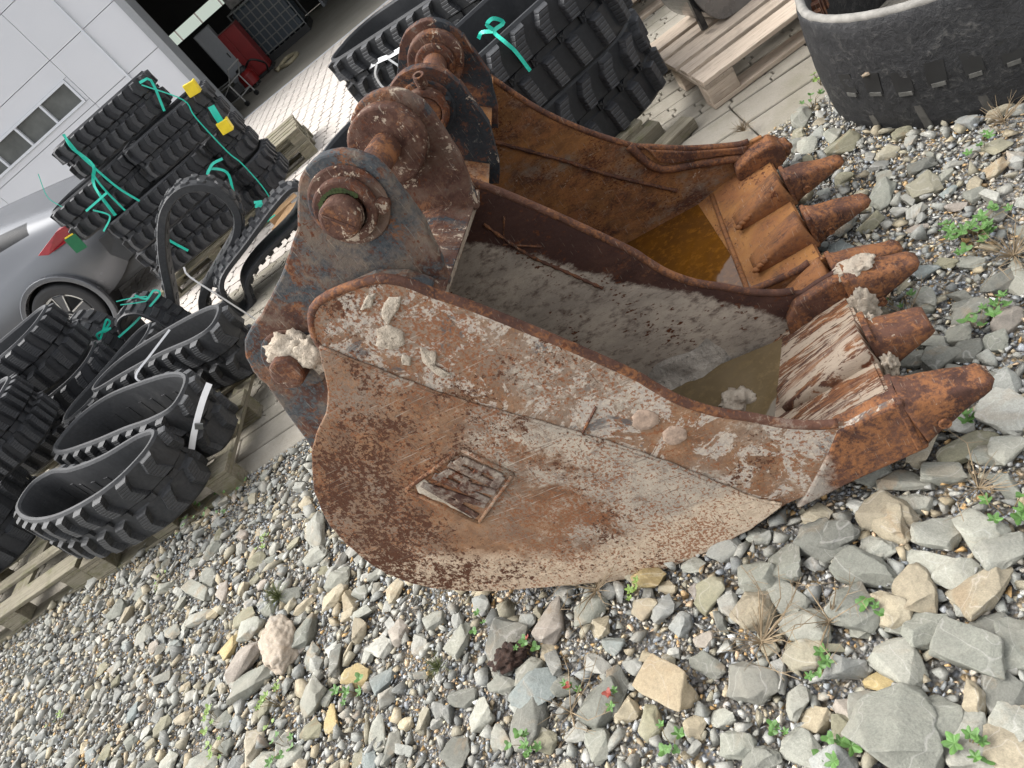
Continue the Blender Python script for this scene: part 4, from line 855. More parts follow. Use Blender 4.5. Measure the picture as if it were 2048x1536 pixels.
def mudpatch(poly, w, th, seed, mat=None):
    p = dirty_edge(poly, .005, seed, .005); c = np.mean(np.array(p), 0); n = len(p)
    V = [(q[0], w, q[1]) for q in p]; F = []
    for s, dw in ((.93, .8), (.6, 1.05), (.25, .95)):
        V += [(c[0]+(q[0]-c[0])*s, w-th*dw*(1+.5*mnoise.noise(Vector((q[0]*70, q[1]*70, s*5+seed)))), c[1]+(q[1]-c[1])*s) for q in p]
    for k_ in range(3): F += [(k_*n+(i+1) % n, k_*n+i, (k_+1)*n+i, (k_+1)*n+(i+1) % n) for i in range(n)]
    F.append(tuple(3*n+i for i in range(n-1, -1, -1)))
    return mesh_obj('mud_patch', V, F, mat or MT['mud'], nb, smooth=True)
for i, p in enumerate(([(-.078,1.061), (-.059,1.055), (-.091,1.034), (-.116,1.038)], [(-.04,1.036), (-.017,1.02), (-.046,.996), (-.089,.978), (-.089,.998), (-.061,1.026)], [(-.118,.986), (-.086,.976), (-.072,.947), (-.09,.916), (-.127,.926), (-.149,.949)], [(-.064,.897), (-.042,.869), (-.063,.838), (-.045,.800), (-.069,.803), (-.084,.834), (-.081,.864)], [(-.111,.9), (-.098,.886), (-.114,.867), (-.13,.879)])):
    mudpatch(p, -.0025, .004, i*3.3+1)
for c, r in (((.267,.477), .033), ((.305,.405), .030)): mudpatch([(c[0]+r*math.cos(a*.785), c[1]+r*math.sin(a*.785)) for a in range(8)], -.0025, .003, c[0]*40, plain('pinkish_mud', (.33,.24,.18), .95, var=.3, sc=60, bump=.004))
mudpatch([(-.335,.57), (-.30,.575), (-.285,.50), (-.262,.415), (-.275,.40), (-.30,.47), (-.345,.545)], -.0165, .003, 33)
# emblem plate: raised frame with embossed letters
EL, ET, ER, EB = np.array((-.366,.567)), np.array((-.155,.613)), np.array((-.091,.484)), np.array((-.268,.38))
em = MB().prism([tuple(x) for x in (EL, ET, ER, EB)], -.016, -.0128).obj('emblem_plate', MT['plate'], nb)
def eq(s, t): return (1-s)*(1-t)*EB+s*(1-t)*ER+s*t*ET+(1-s)*t*EL
fr_ = MB()
for a, b in (((0,0),(1,0)), ((1,0),(1,1)), ((1,1),(0,1)), ((0,1),(0,0))):
    p, q = eq(*a), eq(*b); fr_.tube([(p[0], -.016, p[1]), ((p[0]+q[0])/2, -.0165, (p[1]+q[1])/2), (q[0], -.016, q[1])]  , .0060, 8)
fr_.obj('emblem_frame', MT['plate'], em, smooth=True)
def strokes(L, s0, s1):
    S = {'A': [((0,0),(.5,1)), ((1,0),(.5,1)), ((.22,.36),(.78,.36))], 'R': [((.08,0),(.08,1)), ((.08,.94),(.8,.9)), ((.85,.9),(.85,.56)), ((.08,.5),(.8,.52)), ((.45,.5),(.95,0))], 'B': [((.08,0),(.08,1)), ((.08,.94),(.78,.92)), ((.84,.9),(.84,.56)), ((.08,.51),(.82,.51)), ((.9,.46),(.9,.10)), ((.08,.06),(.84,.06))]}[L]
    b = MB()
    for (a, c) in S:
        p = eq(s0+(s1-s0)*a[0], .10+.80*a[1]); q = eq(s0+(s1-s0)*c[0], .10+.80*c[1]); d = (q-p)/np.linalg.norm(q-p); n_ = np.array((-d[1], d[0]))*.0108; d *= .006
        b.prism([tuple(x) for x in (p-d-n_, q+d-n_, q+d+n_, p-d+n_)], -.0162, -.0215-.0004*len(b.V)/8)
    return b
for L, s0, s1 in (('A', .10, .34), ('R', .42, .63), ('B', .71, .92)): strokes(L, s0, s1).obj('emblem_letter', MT['emblem'], em, bevel=.002)
# mud crust lining the bottom of the near bucket
def crust(prof, w0, w1, mat, par, th, seed, edge=.4, nw=120, name='mud_crust'):
    prof = [tuple(p) for p in spline(prof, 5)]; inn = prof; n = len(inn); V = []; F = []
    for j in range(nw+1):
        w = w0+(w1-w0)*j/nw
        for i, p in enumerate(inn):
            t = i/(n-1); a = inn[max(0, i-1)]; b = inn[min(n-1, i+1)]; d = np.array(b)-np.array(a); d /= np.linalg.norm(d); nn = np.array((-d[1], d[0]))
            h = th*(.75+.9*mnoise.fractal(Vector((p[0]*7, w*7, seed)), 1, 2, 4)); e = min(t, 1-t)/.12+edge*mnoise.noise(Vector((p[0]*18, w*18, seed+4)))*2
            h = h if e > .55 else (h*.6 if e > .3 else -.012)
            h += .002*mnoise.noise(Vector((p[0]*60, w*60, p[1]*60)))
            V.append((p[0]+nn[0]*h, w, p[1]+nn[1]*h))
    for j in range(nw):
        for i in range(n-1): a = j*n+i; F.append((a, a+n, a+n+1, a+1))
    return mesh_obj(name, V, F, mat, par, smooth=True)
crust(offset_in(back, .024)[1:34], .018, NW_-.018, MT['mudg'], nb, .014, 5.)
# muddy wedge against the far side plate
V = []; F = []; nu, nv = 120, 44
for i in range(nu+1):
    u = -.25+.66*i/nu
    base = np.interp(u, [p[0] for p in back[-40:]], [p[1] for p in back[-40:]])+.03
    for j in range(nv+1):
        t = j/nv; top = base+.13+.05*math.sin(u*5)+.05*mnoise.noise(Vector((u*8, 2, 0)))
        v = base+(top-base)*t; fu = max(0, min(1, (u+.25)/.2))*max(0, min(1, (.41-u)/.16)); fu = fu*fu*(3-2*fu)
        w = NW_-.013-(.13*(1-t)**1.5+.010)*fu*(.8+.45*mnoise.fractal(Vector((u*9, v*9, 7)), 1, 2, 4))
        if t > .9: w = NW_-.012-(NW_-.012-w)*(1-t)/.1*.6
        V.append((u, w, v))
for i in range(nu):
    for j in range(nv): a = i*(nv+1)+j; F.append((a, a+1, a+nv+2, a+nv+1))
mesh_obj('mud_bank', V, F, MT['mudg'], nb, smooth=True)
blob('mud_clump', (.375, NW_-.20, .125), (.05,.045,.03), MT['mud'], nb, 27, .6, 5)
wt = MB(); wz = .118
wt.add([(-.3,.02,wz-.02), (.56,.02,wz+.0), (.56,NW_-.02,wz+.06), (-.3,NW_-.02,wz+.04)], [(0,1,2,3)])
# the puddle is level in the world, so tip it back by the bucket's own tilt
inv = frame(NP0, NU, NW, NV).inverted()
def level(par_m, u0, u1, w0, w1, z, name, mat, par):
    iv = par_m.inverted(); V = []
    for u, w in ((u0,w0), (u1,w0), (u1,w1), (u0,w1)):
        base = par_m @ Vector((u, w, 0)); V.append(iv @ Vector((base.x, base.y, z)))
    return mesh_obj(name, V, [(0,1,2,3)], mat, par)
pud = level(frame(NP0, NU, NW, NV), -.30, .57, .017, NW_-.017, .088, 'puddle', MT['waternear'], nb)

# ------------------------------------------------------------------ far bucket
SF = .97
FM = frame(FP0, FU*SF, FW*SF, FV*SF)
fb = empty('digging_bucket', 'farther orange rusted digging bucket holding rusty brown water', 'bucket', mat=FM)
FW_ = .93
fback = [(.06,.86), (-.03,.93), (-.12,.95), (-.22,.92), (-.33,.84), (-.45,.72), (-.54,.58), (-.57,.42), (-.53,.26), (-.44,.13), (-.30,.03), (-.15,-.02), (.0,-.045), (.15,-.052), (.30,-.045), (.44,-.030), (.55,-.002), (.64,.022), (.72,.040), (.792,.050)]
fback = [tuple(p) for p in spline(fback, 3)]
V, F, finn = shell(fback[:34], .024, .126, FW_-.016); mesh_obj('wrapper_shell', V, F, MT['farplate'], fb)
V, F, finn = shell(fback[33:], .024, .126, FW_-.016); mesh_obj('floor_plate', V, F, MT['farfloor'], fb)
fm = [(-.02,1.0), (.03,.90), (.10,.74), (.161,.627), (.25,.50), (.348,.385), (.39,.345), (.425,.323), (.55,.24), (.70,.165), (.75,.15)]
fplate = [(-.24,.96), (-.14,.985)]+fm+[(.80,.15), (.80,.02), (.64,-.005), (.55,-.028), (.44,-.055), (.30,-.07), (.15,-.077), (.0,-.07), (-.15,-.045), (-.30,.005), (-.45,.11), (-.55,.25), (-.59,.42), (-.56,.59), (-.47,.73), (-.35,.86)]
fmn = [(p[0], p[1]-.13*math.sin(math.pi*min(1, max(0, (p[0]+.02)/.77)))) for p in fm]
MB().prism(fplate[:2]+fmn+fplate[2+len(fm):], .11, .128).obj('side_plate', MT['farplate'], fb, bevel=.004); MB().prism(fplate, FW_-.016, FW_+.002).obj('side_plate', MT['farplate'], fb, bevel=.004)
for w in (.119, FW_-.007): MB().tube([(p[0], w, p[1]) for p in spline([(-.14,.985)]+(fm if w > .5 else fmn), 4)], .012, 10).obj('mouth_rim', MT['pin'], fb, smooth=True)
MB().tube([(p[0], FW_-.018, p[1]) for p in spline([(-.1,.69), (.0,.58), (.12,.45), (.22,.33), (.33,.215), (.44,.105)], 8)], [.008+.002*math.sin(i*2.1) for i in range(41)], 7).obj('weld_bead', MT['pin'], fb, smooth=True)
# raised cutter frame with rounded corner at the front of the far plate
ctr = [(.36,.375), (.385,.29), (.415,.235), (.46,.205), (.55,.172), (.66,.128), (.72,.10)]
MB().tube([(p[0], FW_-.02, p[1]) for p in spline(ctr, 6)], .017, 8).obj('cutter_frame', MT['pin'], fb, smooth=True)
MB().prism([(.40,.355), (.425,.318), (.55,.235), (.70,.16), (.74,.145), (.73,.112), (.66,.15), (.55,.195), (.47,.225), (.43,.255)], FW_-.028, FW_-.014).obj('side_cutter', MT['pin'], fb, bevel=.006)
MB().prism([(.60,.035), (.70,.058), (.797,.068), (.797,.042), (.70,.03), (.60,.008)], .02, FW_-.02).obj('lip_plate', MT['farlip'], fb, bevel=.006)
MB().tube([(p[0]+.0, p[1], p[2]) for p in [(.545,.03,.022), (.55,.3,.028), (.548,.6,.024), (.55,FW_-.03,.024)]], .010, 7).obj('weld_bead', MT['farlip'], fb, smooth=True)
MB().prism([(.66,.055), (.80,.025), (.85,.05), (.855,.105), (.82,.142), (.74,.135), (.67,.11)], FW_-.085, FW_+.008).obj('corner_shank', MT['fartooth'], fb, bevel=.012, seg=3)
blob('broken_nose', (.855, FW_-.04, .08), (.028,.036,.034), MT['fartooth'], fb, 41, .35, 4)
for w in (.075, .345, .61):
    adapter('adapter', fb, .60, .795, .045, .100, w, .105, .05, .135, MT['farlip'])
    tooth(fb, .812, .104, R(1), .182, w, .097, .118, .058, .036, MT['fartooth']); plug(fb, .852, w-.0495, .09, MT['fartooth'])
    MB().prism([(.797,.042), (.812,.044), (.812,.163), (.797,.163)], w-.047, w+.047).obj('joint_band', MT['fartooth'], fb, bevel=.004)
    for i in range(5): blob('weld_lump', (.60+.018*i, w-.045+.003*i, .065+.007*i), (.014,.011,.009), MT['farlip'], fb, 50+i+int(w*10), .3, 3, 2)
fp = (0., 1.091); fp2 = (-.36, .88)
ear3 = [(.05,.79), (.085,.845), (.122,.96), (.116,1.10)]+arc(0.0, 1.091, .112, 5, 128, 12)+[(-.14,1.10), (-.26,1.03)]+arc(-.37, .88, .11, 95, 190, 8)+[(-.51,.76), (-.53,.60), (-.46,.66), (-.34,.80), (-.2,.88), (-.08,.87)]
ear(fb, ear3, .262, .298, MT['earblk']); ear(fb, [(p[0]-.01, p[1]-.0) for p in ear3], .65, .686, MT['earblk'])
disc(fb, 'collar', fp, .262, -1, .066, .040, MT['hub'], .045); disc(fb, 'pin_cap', fp, .25, -1, .0435, .022, MT['pin'], 0, 32, .004); disc(fb, 'boss', fp, .262, -1, .082, .012, MT['earblk'])
MB().cyl((.035, .24, 1.155), (.25,-.3,1), .016, .035, 12, rin=.010).obj('grease_nipple', MT['hub'], fb); MB().cyl((.062, .255, 1.085), (0,-1,0), .015, .02, 12, .009).obj('lock_bolt', MT['earblk'], fb)
disc(fb, 'boss', fp, .65, -1, .088, .05, MT['hub']); disc(fb, 'boss', fp, .60, -1, .062, .02, MT['hub']); disc(fb, 'pin_rod', fp, .24, 1, .037, .45, MT['pin'], 0, 28, 0); disc(fb, 'pin_rod', fp2, .24, 1, .037, .46, MT['pin'], 0, 28, 0)
MB().tube([(p[0]+.001, w, p[1]) for p in [(0,0)] for w in (0,)]+[(.09,.30,.80),(.09,.45,.80),(.09,.64,.80)], .02, 8).F and None
level(FM, -.40, .62, .125, FW_-.017, .054, 'puddle', MT['waterfar'], fb)

# ================================================================== RUBBER TRACKS
def loop(L, D, r, dents=(), n=160):
    pts = []
    x, y = L/2-r, D/2-r
    for cx, cy, a0 in ((x, -y, -90), (x, y, 0), (-x, y, 90), (-x, -y, 180)): pts += arc(cx, cy, r, a0, a0+90, 12)
    return resample(pts, n, dents)
def resample(pts, n, dents=()):
    P = np.array(pts); d = np.r_[0, np.cumsum(np.linalg.norm(np.diff(np.r_[P, P[:1]], axis=0), axis=1))]
    if (P[:, 0]*np.roll(P[:, 1], -1)-np.roll(P[:, 0], -1)*P[:, 1]).sum() < 0: P = P[::-1]; d = np.r_[0, np.cumsum(np.linalg.norm(np.diff(np.r_[P, P[:1]], axis=0), axis=1))]
    Q = np.r_[P, P[:1]]; s = np.linspace(0, d[-1], n, endpoint=False)
    out = np.c_[np.interp(s, d, Q[:, 0]), np.interp(s, d, Q[:, 1])]
    for (cx, cy, rad, dx, dy) in dents:
        g = np.exp(-((out[:, 0]-cx)**2+(out[:, 1]-cy)**2)/rad**2)[:, None]; out = out+g*np.array([dx, dy])
    return out
def lug_mesh(style, p, h, lh, up, mat):
    key = (style, round(p, 3), round(h, 3), up, mat.name)
    if key in LUGS: return LUGS[key]
    zt, zm, zl = h*.5-h*.055, h*.24, h*.075
    if style == 'block':      # wide bar lugs with a bent foot
        poly = [(-.15*p, zt), (.27*p, zt), (.30*p, zm*1.3), (.06*p, zl), (-.38*p, zl), (-.15*p, zm*1.3)]
        if not up: poly = [(-.19*p, zt), (.19*p, zt), (.27*p, zl), (-.13*p, zl)]
        else: poly = [(-.34*p, zt), (.08*p, zt), (.30*p, zm*1.25), (.30*p, zl), (-.06*p, zl), (-.12*p, zm*1.2)]
    elif style == 'bar':
        poly = [(-.26*p, zt), (.26*p, zt), (.26*p, zm*1.1), (.18*p, zl), (-.40*p, zl), (-.30*p, zm)]
    else:                     # chevron
        poly = [(-.30*p, zt), (.12*p, zt), (.28*p, zm*1.15), (.08*p, zl), (-.36*p, zl), (-.12*p, zm*1.15)]
    if not up: poly = [(x, -z) for x, z in poly][::-1]
    n = len(poly); c = np.mean(np.array(poly), 0); V = []
    for y, ins in ((-.004, -.12), (lh*.82, .04), (lh, .12)):
        V += [(c[0]+(x-c[0])*(1-ins), y, c[1]+(z-c[1])*(1-ins*.7)) for x, z in poly]
    F = [tuple(range(2*n, 3*n))]
    for k_ in (0, 1): F += [((i+1) % n+k_*n, i+k_*n, i+(k_+1)*n, (i+1) % n+(k_+1)*n) for i in range(n)]
    me = bpy.data.meshes.new('tread_lug'); me.from_pydata(V, [], [tuple(reversed(f)) for f in F]); 
    bm = bmesh.new(); bm.from_mesh(me); bmesh.ops.recalc_face_normals(bm, faces=bm.faces); bm.to_mesh(me); bm.free()
    me.materials.append(mat); LUGS[key] = me; return me
LUGS = {}
def belt(path, h, t, mat, par, name='belt'):
    n = len(path); T = np.roll(path, -1, 0)-np.roll(path, 1, 0); T /= np.linalg.norm(T, axis=1)[:, None]; Nn = np.c_[T[:, 1], -T[:, 0]]
    prof = [(-t/2, .014), (-t/2+.007, 0), (t/2-.007, 0), (t/2, .014), (t/2, h*.44), (t/2-.008, h*.46), (t/2-.008, h*.54), (t/2, h*.56), (t/2, h-.014), (t/2-.007, h), (-t/2+.007, h), (-t/2, h-.014)]
    m = len(prof); V = []; F = []
    for i in range(n):
        for (o, z) in prof: V.append((path[i, 0]+Nn[i, 0]*o, path[i, 1]+Nn[i, 1]*o, z))
    for i in range(n):
        for k_ in range(m): F.append((i*m+k_, i*m+(k_+1) % m, ((i+1) % n)*m+(k_+1) % m, ((i+1) % n)*m+k_))
    o = mesh_obj(name, V, F, mat, par)
    return o, T, Nn
def track(label, path, h, loc, rz, pitch=.10, style='chevron', lh=.034, t=.028, mats=('rub', 'rublug'), group='rubber tracks', mat=None, frontonly=None):
    root = empty('rubber_track', label, 'rubber track', loc, rz, group, mat)
    n = len(path); b, T, Nn = belt(path, h, t, MT[mats[0]], root)
    per = np.linalg.norm(np.roll(path, -1, 0)-path, axis=1).sum(); k_ = max(8, int(round(per/pitch))); p = per/k_
    links = MB(); guides = MB()
    for j in range(k_):
        for up in (True, False):
            s = (j+(0 if up else .5))*n/k_; i0 = int(s) % n; f = s-int(s); i1 = (i0+1) % n
            q = path[i0]*(1-f)+path[i1]*f; a = math.atan2(T[i0][1], T[i0][0])
            nn = Nn[i0]
            if frontonly is not None and not frontonly(q): continue
            link('tread_lug', lug_mesh(style, p, h, lh, up, MT[mats[1]]), root, (q[0]+nn[0]*(t/2-.001), q[1]+nn[1]*(t/2-.001), h/2), (0, 0, a+math.pi))
        s = int((j+.25)*n/k_) % n; q = path[s]; nn = Nn[s]; a = math.atan2(T[s][1], T[s][0])
        c = (q[0]+nn[0]*t*.5, q[1]+nn[1]*t*.5, h*.5); a += math.pi
        links.box(-p*.16, p*.16, -.006, .010, -h*.045, h*.045, a, c)
        if style == 'block':
            for s_ in (-1, 1): links.box(-p*.14, p*.14, .008, .018, -.004, .004, a, c, (0, s_*.9, 0))
        guides.box(-p*.13, p*.13, -.004, .016, -h*.15, h*.15, a, (q[0]-nn[0]*t*.5, q[1]-nn[1]*t*.5, h*.5))
    tag(links.obj('centre_links', MT[mats[0]], root), kind='stuff'); tag(guides.obj('guide_teeth', MT[mats[0]], root), kind='stuff')
    return root
# ---- pile beyond the left loops: two columns of black tracks
def PA(L=1.0, D=.45, r=.18, s=0):
    q = random.Random(s); return loop(L, D, r, [(q.uniform(-.4,.4)*L, -D/2, .25, 0, q.uniform(-.01,.035)), (q.uniform(-.3,.3)*L, D/2, .25, 0, q.uniform(-.03,.03))])
K = .95
def pile(x0, x1, y, z, h, label, yaw, s, D=.46, style='chevron', pitch=.105):
    sc = lambda v: v*K
    q = random.Random(s*7); o = track(label, PA((x1-x0)*K, D, .17, s), h*K, (sc((x0+x1)/2), sc(y)+D/2, 1.65-K*(1.65-z)), R(yaw+q.uniform(-3.5, 3.5)), pitch, style, group='black rubber tracks piled in front of the white workshop'); o.rotation_euler.x = q.uniform(-.02, .02); o.rotation_euler.y = q.uniform(-.025, .025); return o
pile(-4.20, -3.02, 6.80, .13, .335, 'black track at the very bottom of the left pile', 10, 1)
pile(-4.16, -3.04, 6.78, .475, .345, 'black track second from the bottom of the left pile, lying crosswise', 10.5, 2)
pile(-4.43, -3.52, 6.76, .835, .345, 'black track jutting out left below the top one, in front of the car rear', 9, 3)
pile(-3.98, -2.99, 6.83, 1.195, .325, 'topmost black track of the left pile', 10, 4)
pile(-3.56, -2.68, 6.86, .835, .335, 'black track on the right shoulder of the left pile, beside the topmost one', 11, 5, .50)
pile(-3.10, -2.74, 7.02, .46, .345, 'black track end showing at the right side of the left pile, above the lowest one', 10, 6, .6)
pile(-3.05, -2.70, 7.02, .11, .335, 'black track end at the lower right corner of the left pile', 10, 7, .6)
# ---- stacked at the left picture edge
gl = 'black rubber tracks stacked at the left edge'
track('upper black track of the rear stack at the left edge', PA(1.05, .50, .2, 8), .36, (-4.22, 4.66, .56), R(5), .10, 'bar', group=gl)
track('black track under the rear stack at the left edge, seen below its neighbour', PA(1.05, .50, .2, 9), .36, (-4.24, 4.68, .17), R(6), .12, 'block', group=gl)
track('ribbed black track on top of the front stack at the left edge', PA(1.10, .52, .2, 10), .34, (-4.22, 3.84, .52), R(8), .075, 'bar', group=gl)
track('black track at the bottom of the front stack at the left edge, on the pallet', PA(1.25, .60, .22, 11), .37, (-4.72, 3.62, .15), R(8), .13, 'block', group=gl)
# ---- oval loops lying on the front pallet
gf = 'oval grey black track loops on the front pallet'
def wtrack(label, pts, h, pitch, z=.15, style='chevron', lh=.034, t=.03, mats=('rubg', 'rubglug')):
    P = np.array(spline(pts, 8, True)); c = P.mean(0)
    return track(label, resample(P-c, 190), h, (float(c[0]), float(c[1]), z), 0, pitch, style, lh, t, mats, gf)
wtrack('front oval rubber track loop hanging over the gravel edge of the pallet', [(-3.62,3.20), (-3.38,2.96), (-3.05,2.78), (-2.70,2.72), (-2.50,2.80), (-2.46,2.93), (-2.60,3.02), (-2.88,3.07), (-3.18,3.19), (-3.42,3.34), (-3.60,3.36)], .34, .140)
wtrack('second oval rubber track loop tied with a white label, right behind the front one', [(-3.56,3.66), (-3.42,3.50), (-3.08,3.33), (-2.78,3.21), (-2.54,3.10), (-2.38,3.08), (-2.36,3.27), (-2.52,3.46), (-2.85,3.66), (-3.20,3.82), (-3.45,3.82)], .34, .140)
wtrack('third oval rubber track loop with bold lugs, behind the labelled one', [(-3.35,4.00), (-3.05,3.92), (-2.70,3.80), (-2.40,3.66), (-2.26,3.66), (-2.26,3.84), (-2.42,3.98), (-2.80,4.12), (-3.20,4.20), (-3.38,4.12)], .36, .14)
wtrack('narrow rubber track loop between the third oval loop and the car wheel', [(-3.84,4.30), (-3.66,4.50), (-3.42,4.78), (-3.26,4.76), (-3.24,4.56), (-3.42,4.34), (-3.62,4.14), (-3.80,4.12)], .28, .10, style='bar', t=.026, lh=.03)
# ---- loops standing on edge: local x-y plane stands upright
def upright(P, rz): return Matrix.Translation(P) @ Matrix.Rotation(rz, 4, 'Z') @ Matrix.Rotation(R(90), 4, 'X')
tear = [(-.62,-.13), (-.46,.06), (-.22,.36), (.02,.56), (.24,.59), (.40,.46), (.40,.26), (.26,.12), (.0,.03), (-.26,-.06), (-.40,-.20), (-.55,-.24)]
track('teardrop shaped track loop standing on edge, tied with a white strap', resample(spline(tear, 8, True), 170), .24, None, 0, .10, 'chevron', .014, .062, ('rubg', 'rubglug'), 'track loops standing on edge', upright((-2.92, 5.56, .26), R(10)))
arch1 = [(-.22,-.20), (-.21,.10), (-.12,.26), (.02,.29), (.14,.22), (.20,.05), (.22,-.20), (0,-.26)]
track('small arched track loop standing in front of the car wheel', resample(spline(arch1, 8, True), 110), .28, None, 0, .08, 'bar', .02, .03, ('rub', 'rublug'), 'track loops standing on edge', upright((-4.0, 5.40, .34), R(-16)))
track('small arched track loop with green ties, right of the one by the car wheel', resample(spline([(x*.85, y*.8) for x, y in arch1], 8, True), 110), .26, None, 0, .08, 'bar', .02, .03, ('rub', 'rublug'), 'track loops standing on edge', upright((-3.48, 5.28, .27), R(-12)))
lean = [(-.40,-.16), (-.30,-.02), (.0,.04), (.35,.10), (.52,.10), (.55,.0), (.40,-.08), (.0,-.10), (-.2,-.16), (-.3,-.30), (-.40,-.30)]
track('flattened track loop lying to the right of the teardrop loop', resample(spline(lean, 8, True), 120), .30, None, 0, .085, 'bar', .02, .04, ('rub', 'rublug'), 'track loops standing on edge', upright((-2.62, 5.45, .30), R(22)))
# ---- tall stack behind the bucket ears
gg = 'wide new rubber tracks stacked behind the bucket ears'
def wide(z, label, s):
    return track(label, PA(1.55, .72, .30, s), .352, (-.42, 3.72, z), R(18.5),   .135, 'block', .042, .032, ('rubG', 'rubGlug'), gg)
wide(.128, 'lower wide new track of the right stack behind the bucket', 20)
wide(.484, 'upper wide new track of the right stack with a turquoise tie', 21)
def wide2(z, label, s):
    return track(label, PA(1.9, .62, .25, s), .35, (-.44, 5.60, z), R(-30), .15, 'chevron', .042, .032, ('rubG', 'rubGlug'), gg)
wide2(.128, 'lower track of the far stack, between the yard and the bucket ears', 22)
wide2(.482, 'upper track of the far stack with a white tie, above the rusty ears', 23)
# ---- big worn loop at the upper right: smooth outside with torn centre slots
wr = empty('worn_rubber_track', 'big worn smooth track loop with torn centre slots at the top right', 'rubber track', (1.62, 2.86, -.01), R(-14))
wp = resample(spline([(-.78,-.20), (-.74,-.42), (-.55,-.62), (-.25,-.72), (.15,-.74), (.6,-.66), (.85,-.4), (.9,0), (.75,.4), (.3,.55), (-.3,.5), (-.68,.2)], 8, True), 260)
hW = .445
kk = NT('worn_rubber', .62, .4); a_ = kk.noise(9, 6, .75, None, .8); b_ = kk.noise(45, 5, .75, None, .6)
cc = kk.mix(kk.rng(b_, .35, .7), (.014,.0145,.016), (.036,.036,.037)); cc = kk.mix(kk.math('MULTIPLY', kk.rng(kk.math('ADD', kk.math('MULTIPLY', a_, .5), kk.math('MULTIPLY', b_, .5)), .54, .66), .55), cc, (.13,.125,.115)); kk.col(cc); kk.nrm(kk.bump(kk.math('ADD', a_, kk.math('MULTIPLY', b_, .6)), .008)); MT['worn'] = kk.m
kk = NT('torn_fibre_dust', .9, .1); kk.col(kk.mix(kk.rng(kk.noise(24, 5, .7), .4, .6), (.30,.26,.20), (.16,.075,.035))); MT['fibre'] = kk.m
Tw = np.roll(wp, -1, 0)-np.roll(wp, 1, 0); Tw /= np.linalg.norm(Tw, axis=1)[:, None]; Nw = np.c_[Tw[:, 1], -Tw[:, 0]]
V = []; F = []; prof = [(0, .012), (.008, 0), (.026, 0), (.034, .014)]+[(.034, z) for z in np.linspace(.05, .40, 15)]+[(.034, hW-.012), (.026, hW), (.008, hW), (0, hW-.012)]+[(0, z) for z in np.linspace(.40, .05, 8)]
m_ = len(prof)
for i in range(len(wp)):
    for o, z in prof:
        bulge = .014*math.sin(math.pi*z/hW) if o > .02 else 0; q = .004*mnoise.fractal(Vector((wp[i,0]*9, wp[i,1]*9, z*14)), 1, 2, 4)
        slot = 0
        V.append((wp[i,0]+Nw[i,0]*(o+bulge+q-slot), wp[i,1]+Nw[i,1]*(o+bulge+q-slot), z))
for i in range(len(wp)):
    for k_ in range(m_): F.append((i*m_+k_, i*m_+(k_+1) % m_, ((i+1) % len(wp))*m_+(k_+1) % m_, ((i+1) % len(wp))*m_+k_))
mesh_obj('belt', V, F, MT['worn'], wr, smooth=True)
rimV = MB(); rimV.tube([(p[0]+n[0]*.017, p[1]+n[1]*.017, hW-.004) for p, n in zip(wp[::3], Nw[::3])], .0155, 8, True); rimV.obj('cut_edge', plain('pale_cut_edge', (.22,.21,.19), .8, var=.3, sc=30), wr, smooth=True)
for j in range(0, 110, 5):
    i = (j+14) % len(wp); p, n = wp[i], Nw[i]; a = math.atan2(Tw[i][1], Tw[i][0])+math.pi; w_ = rnd.uniform(.028, .036); z = .212+rnd.uniform(-.008, .008)
    c = (p[0]+n[0]*.0465, p[1]+n[1]*.0465, z)
    torn = rnd.random()
    sl = MB().box(-w_/2-.012, w_/2+.012, -.012, .002, -.034, .044, a, c, (0, rnd.uniform(-.12,.12), 0)); sl.obj('torn_slot', MT['blackp'], wr)
    fb_ = MB().box(-w_*.62, w_*.62, -.0125, .005, -.046, -.032, a, c); fb_.obj('slot_sill', bpy.data.materials.get('slot_dust') or plain('slot_dust', (.085,.083,.075), .9, var=.4, sc=40), wr)
    if torn > .9: blob('torn_fibre', (c[0]-n[0]*.006, c[1]-n[1]*.006, z+.040), (.026,.008,.007), MT['fibre'], wr, j, .7, 8, 3)
for j in range(0, 110, 9):
    i = (j+16) % len(wp); p, n = wp[i], Nw[i]; a = math.atan2(Tw[i][1], Tw[i][0])+math.pi
    MB().box(-.014, .014, -.02, .003, -.075, .06, a, (p[0]+n[0]*.0395, p[1]+n[1]*.0395, .09), (0, .16, 0)).obj('lug_stub', plain('worn_lug_grey', (.055,.052,.046), .8, var=.4, sc=40) if j == 0 else bpy.data.materials['worn_lug_grey'], wr, bevel=.004)
inn = MB()
for j in range(0, len(wp), 4):
    p, n = wp[j], Nw[j]; a = math.atan2(Tw[j][1], Tw[j][0])+math.pi; inn.box(-.016, .016, -.03, .004, -.05, .05, a, (p[0], p[1], .30))
tag(inn.obj('guide_teeth', MT['pin'], wr), kind='stuff')
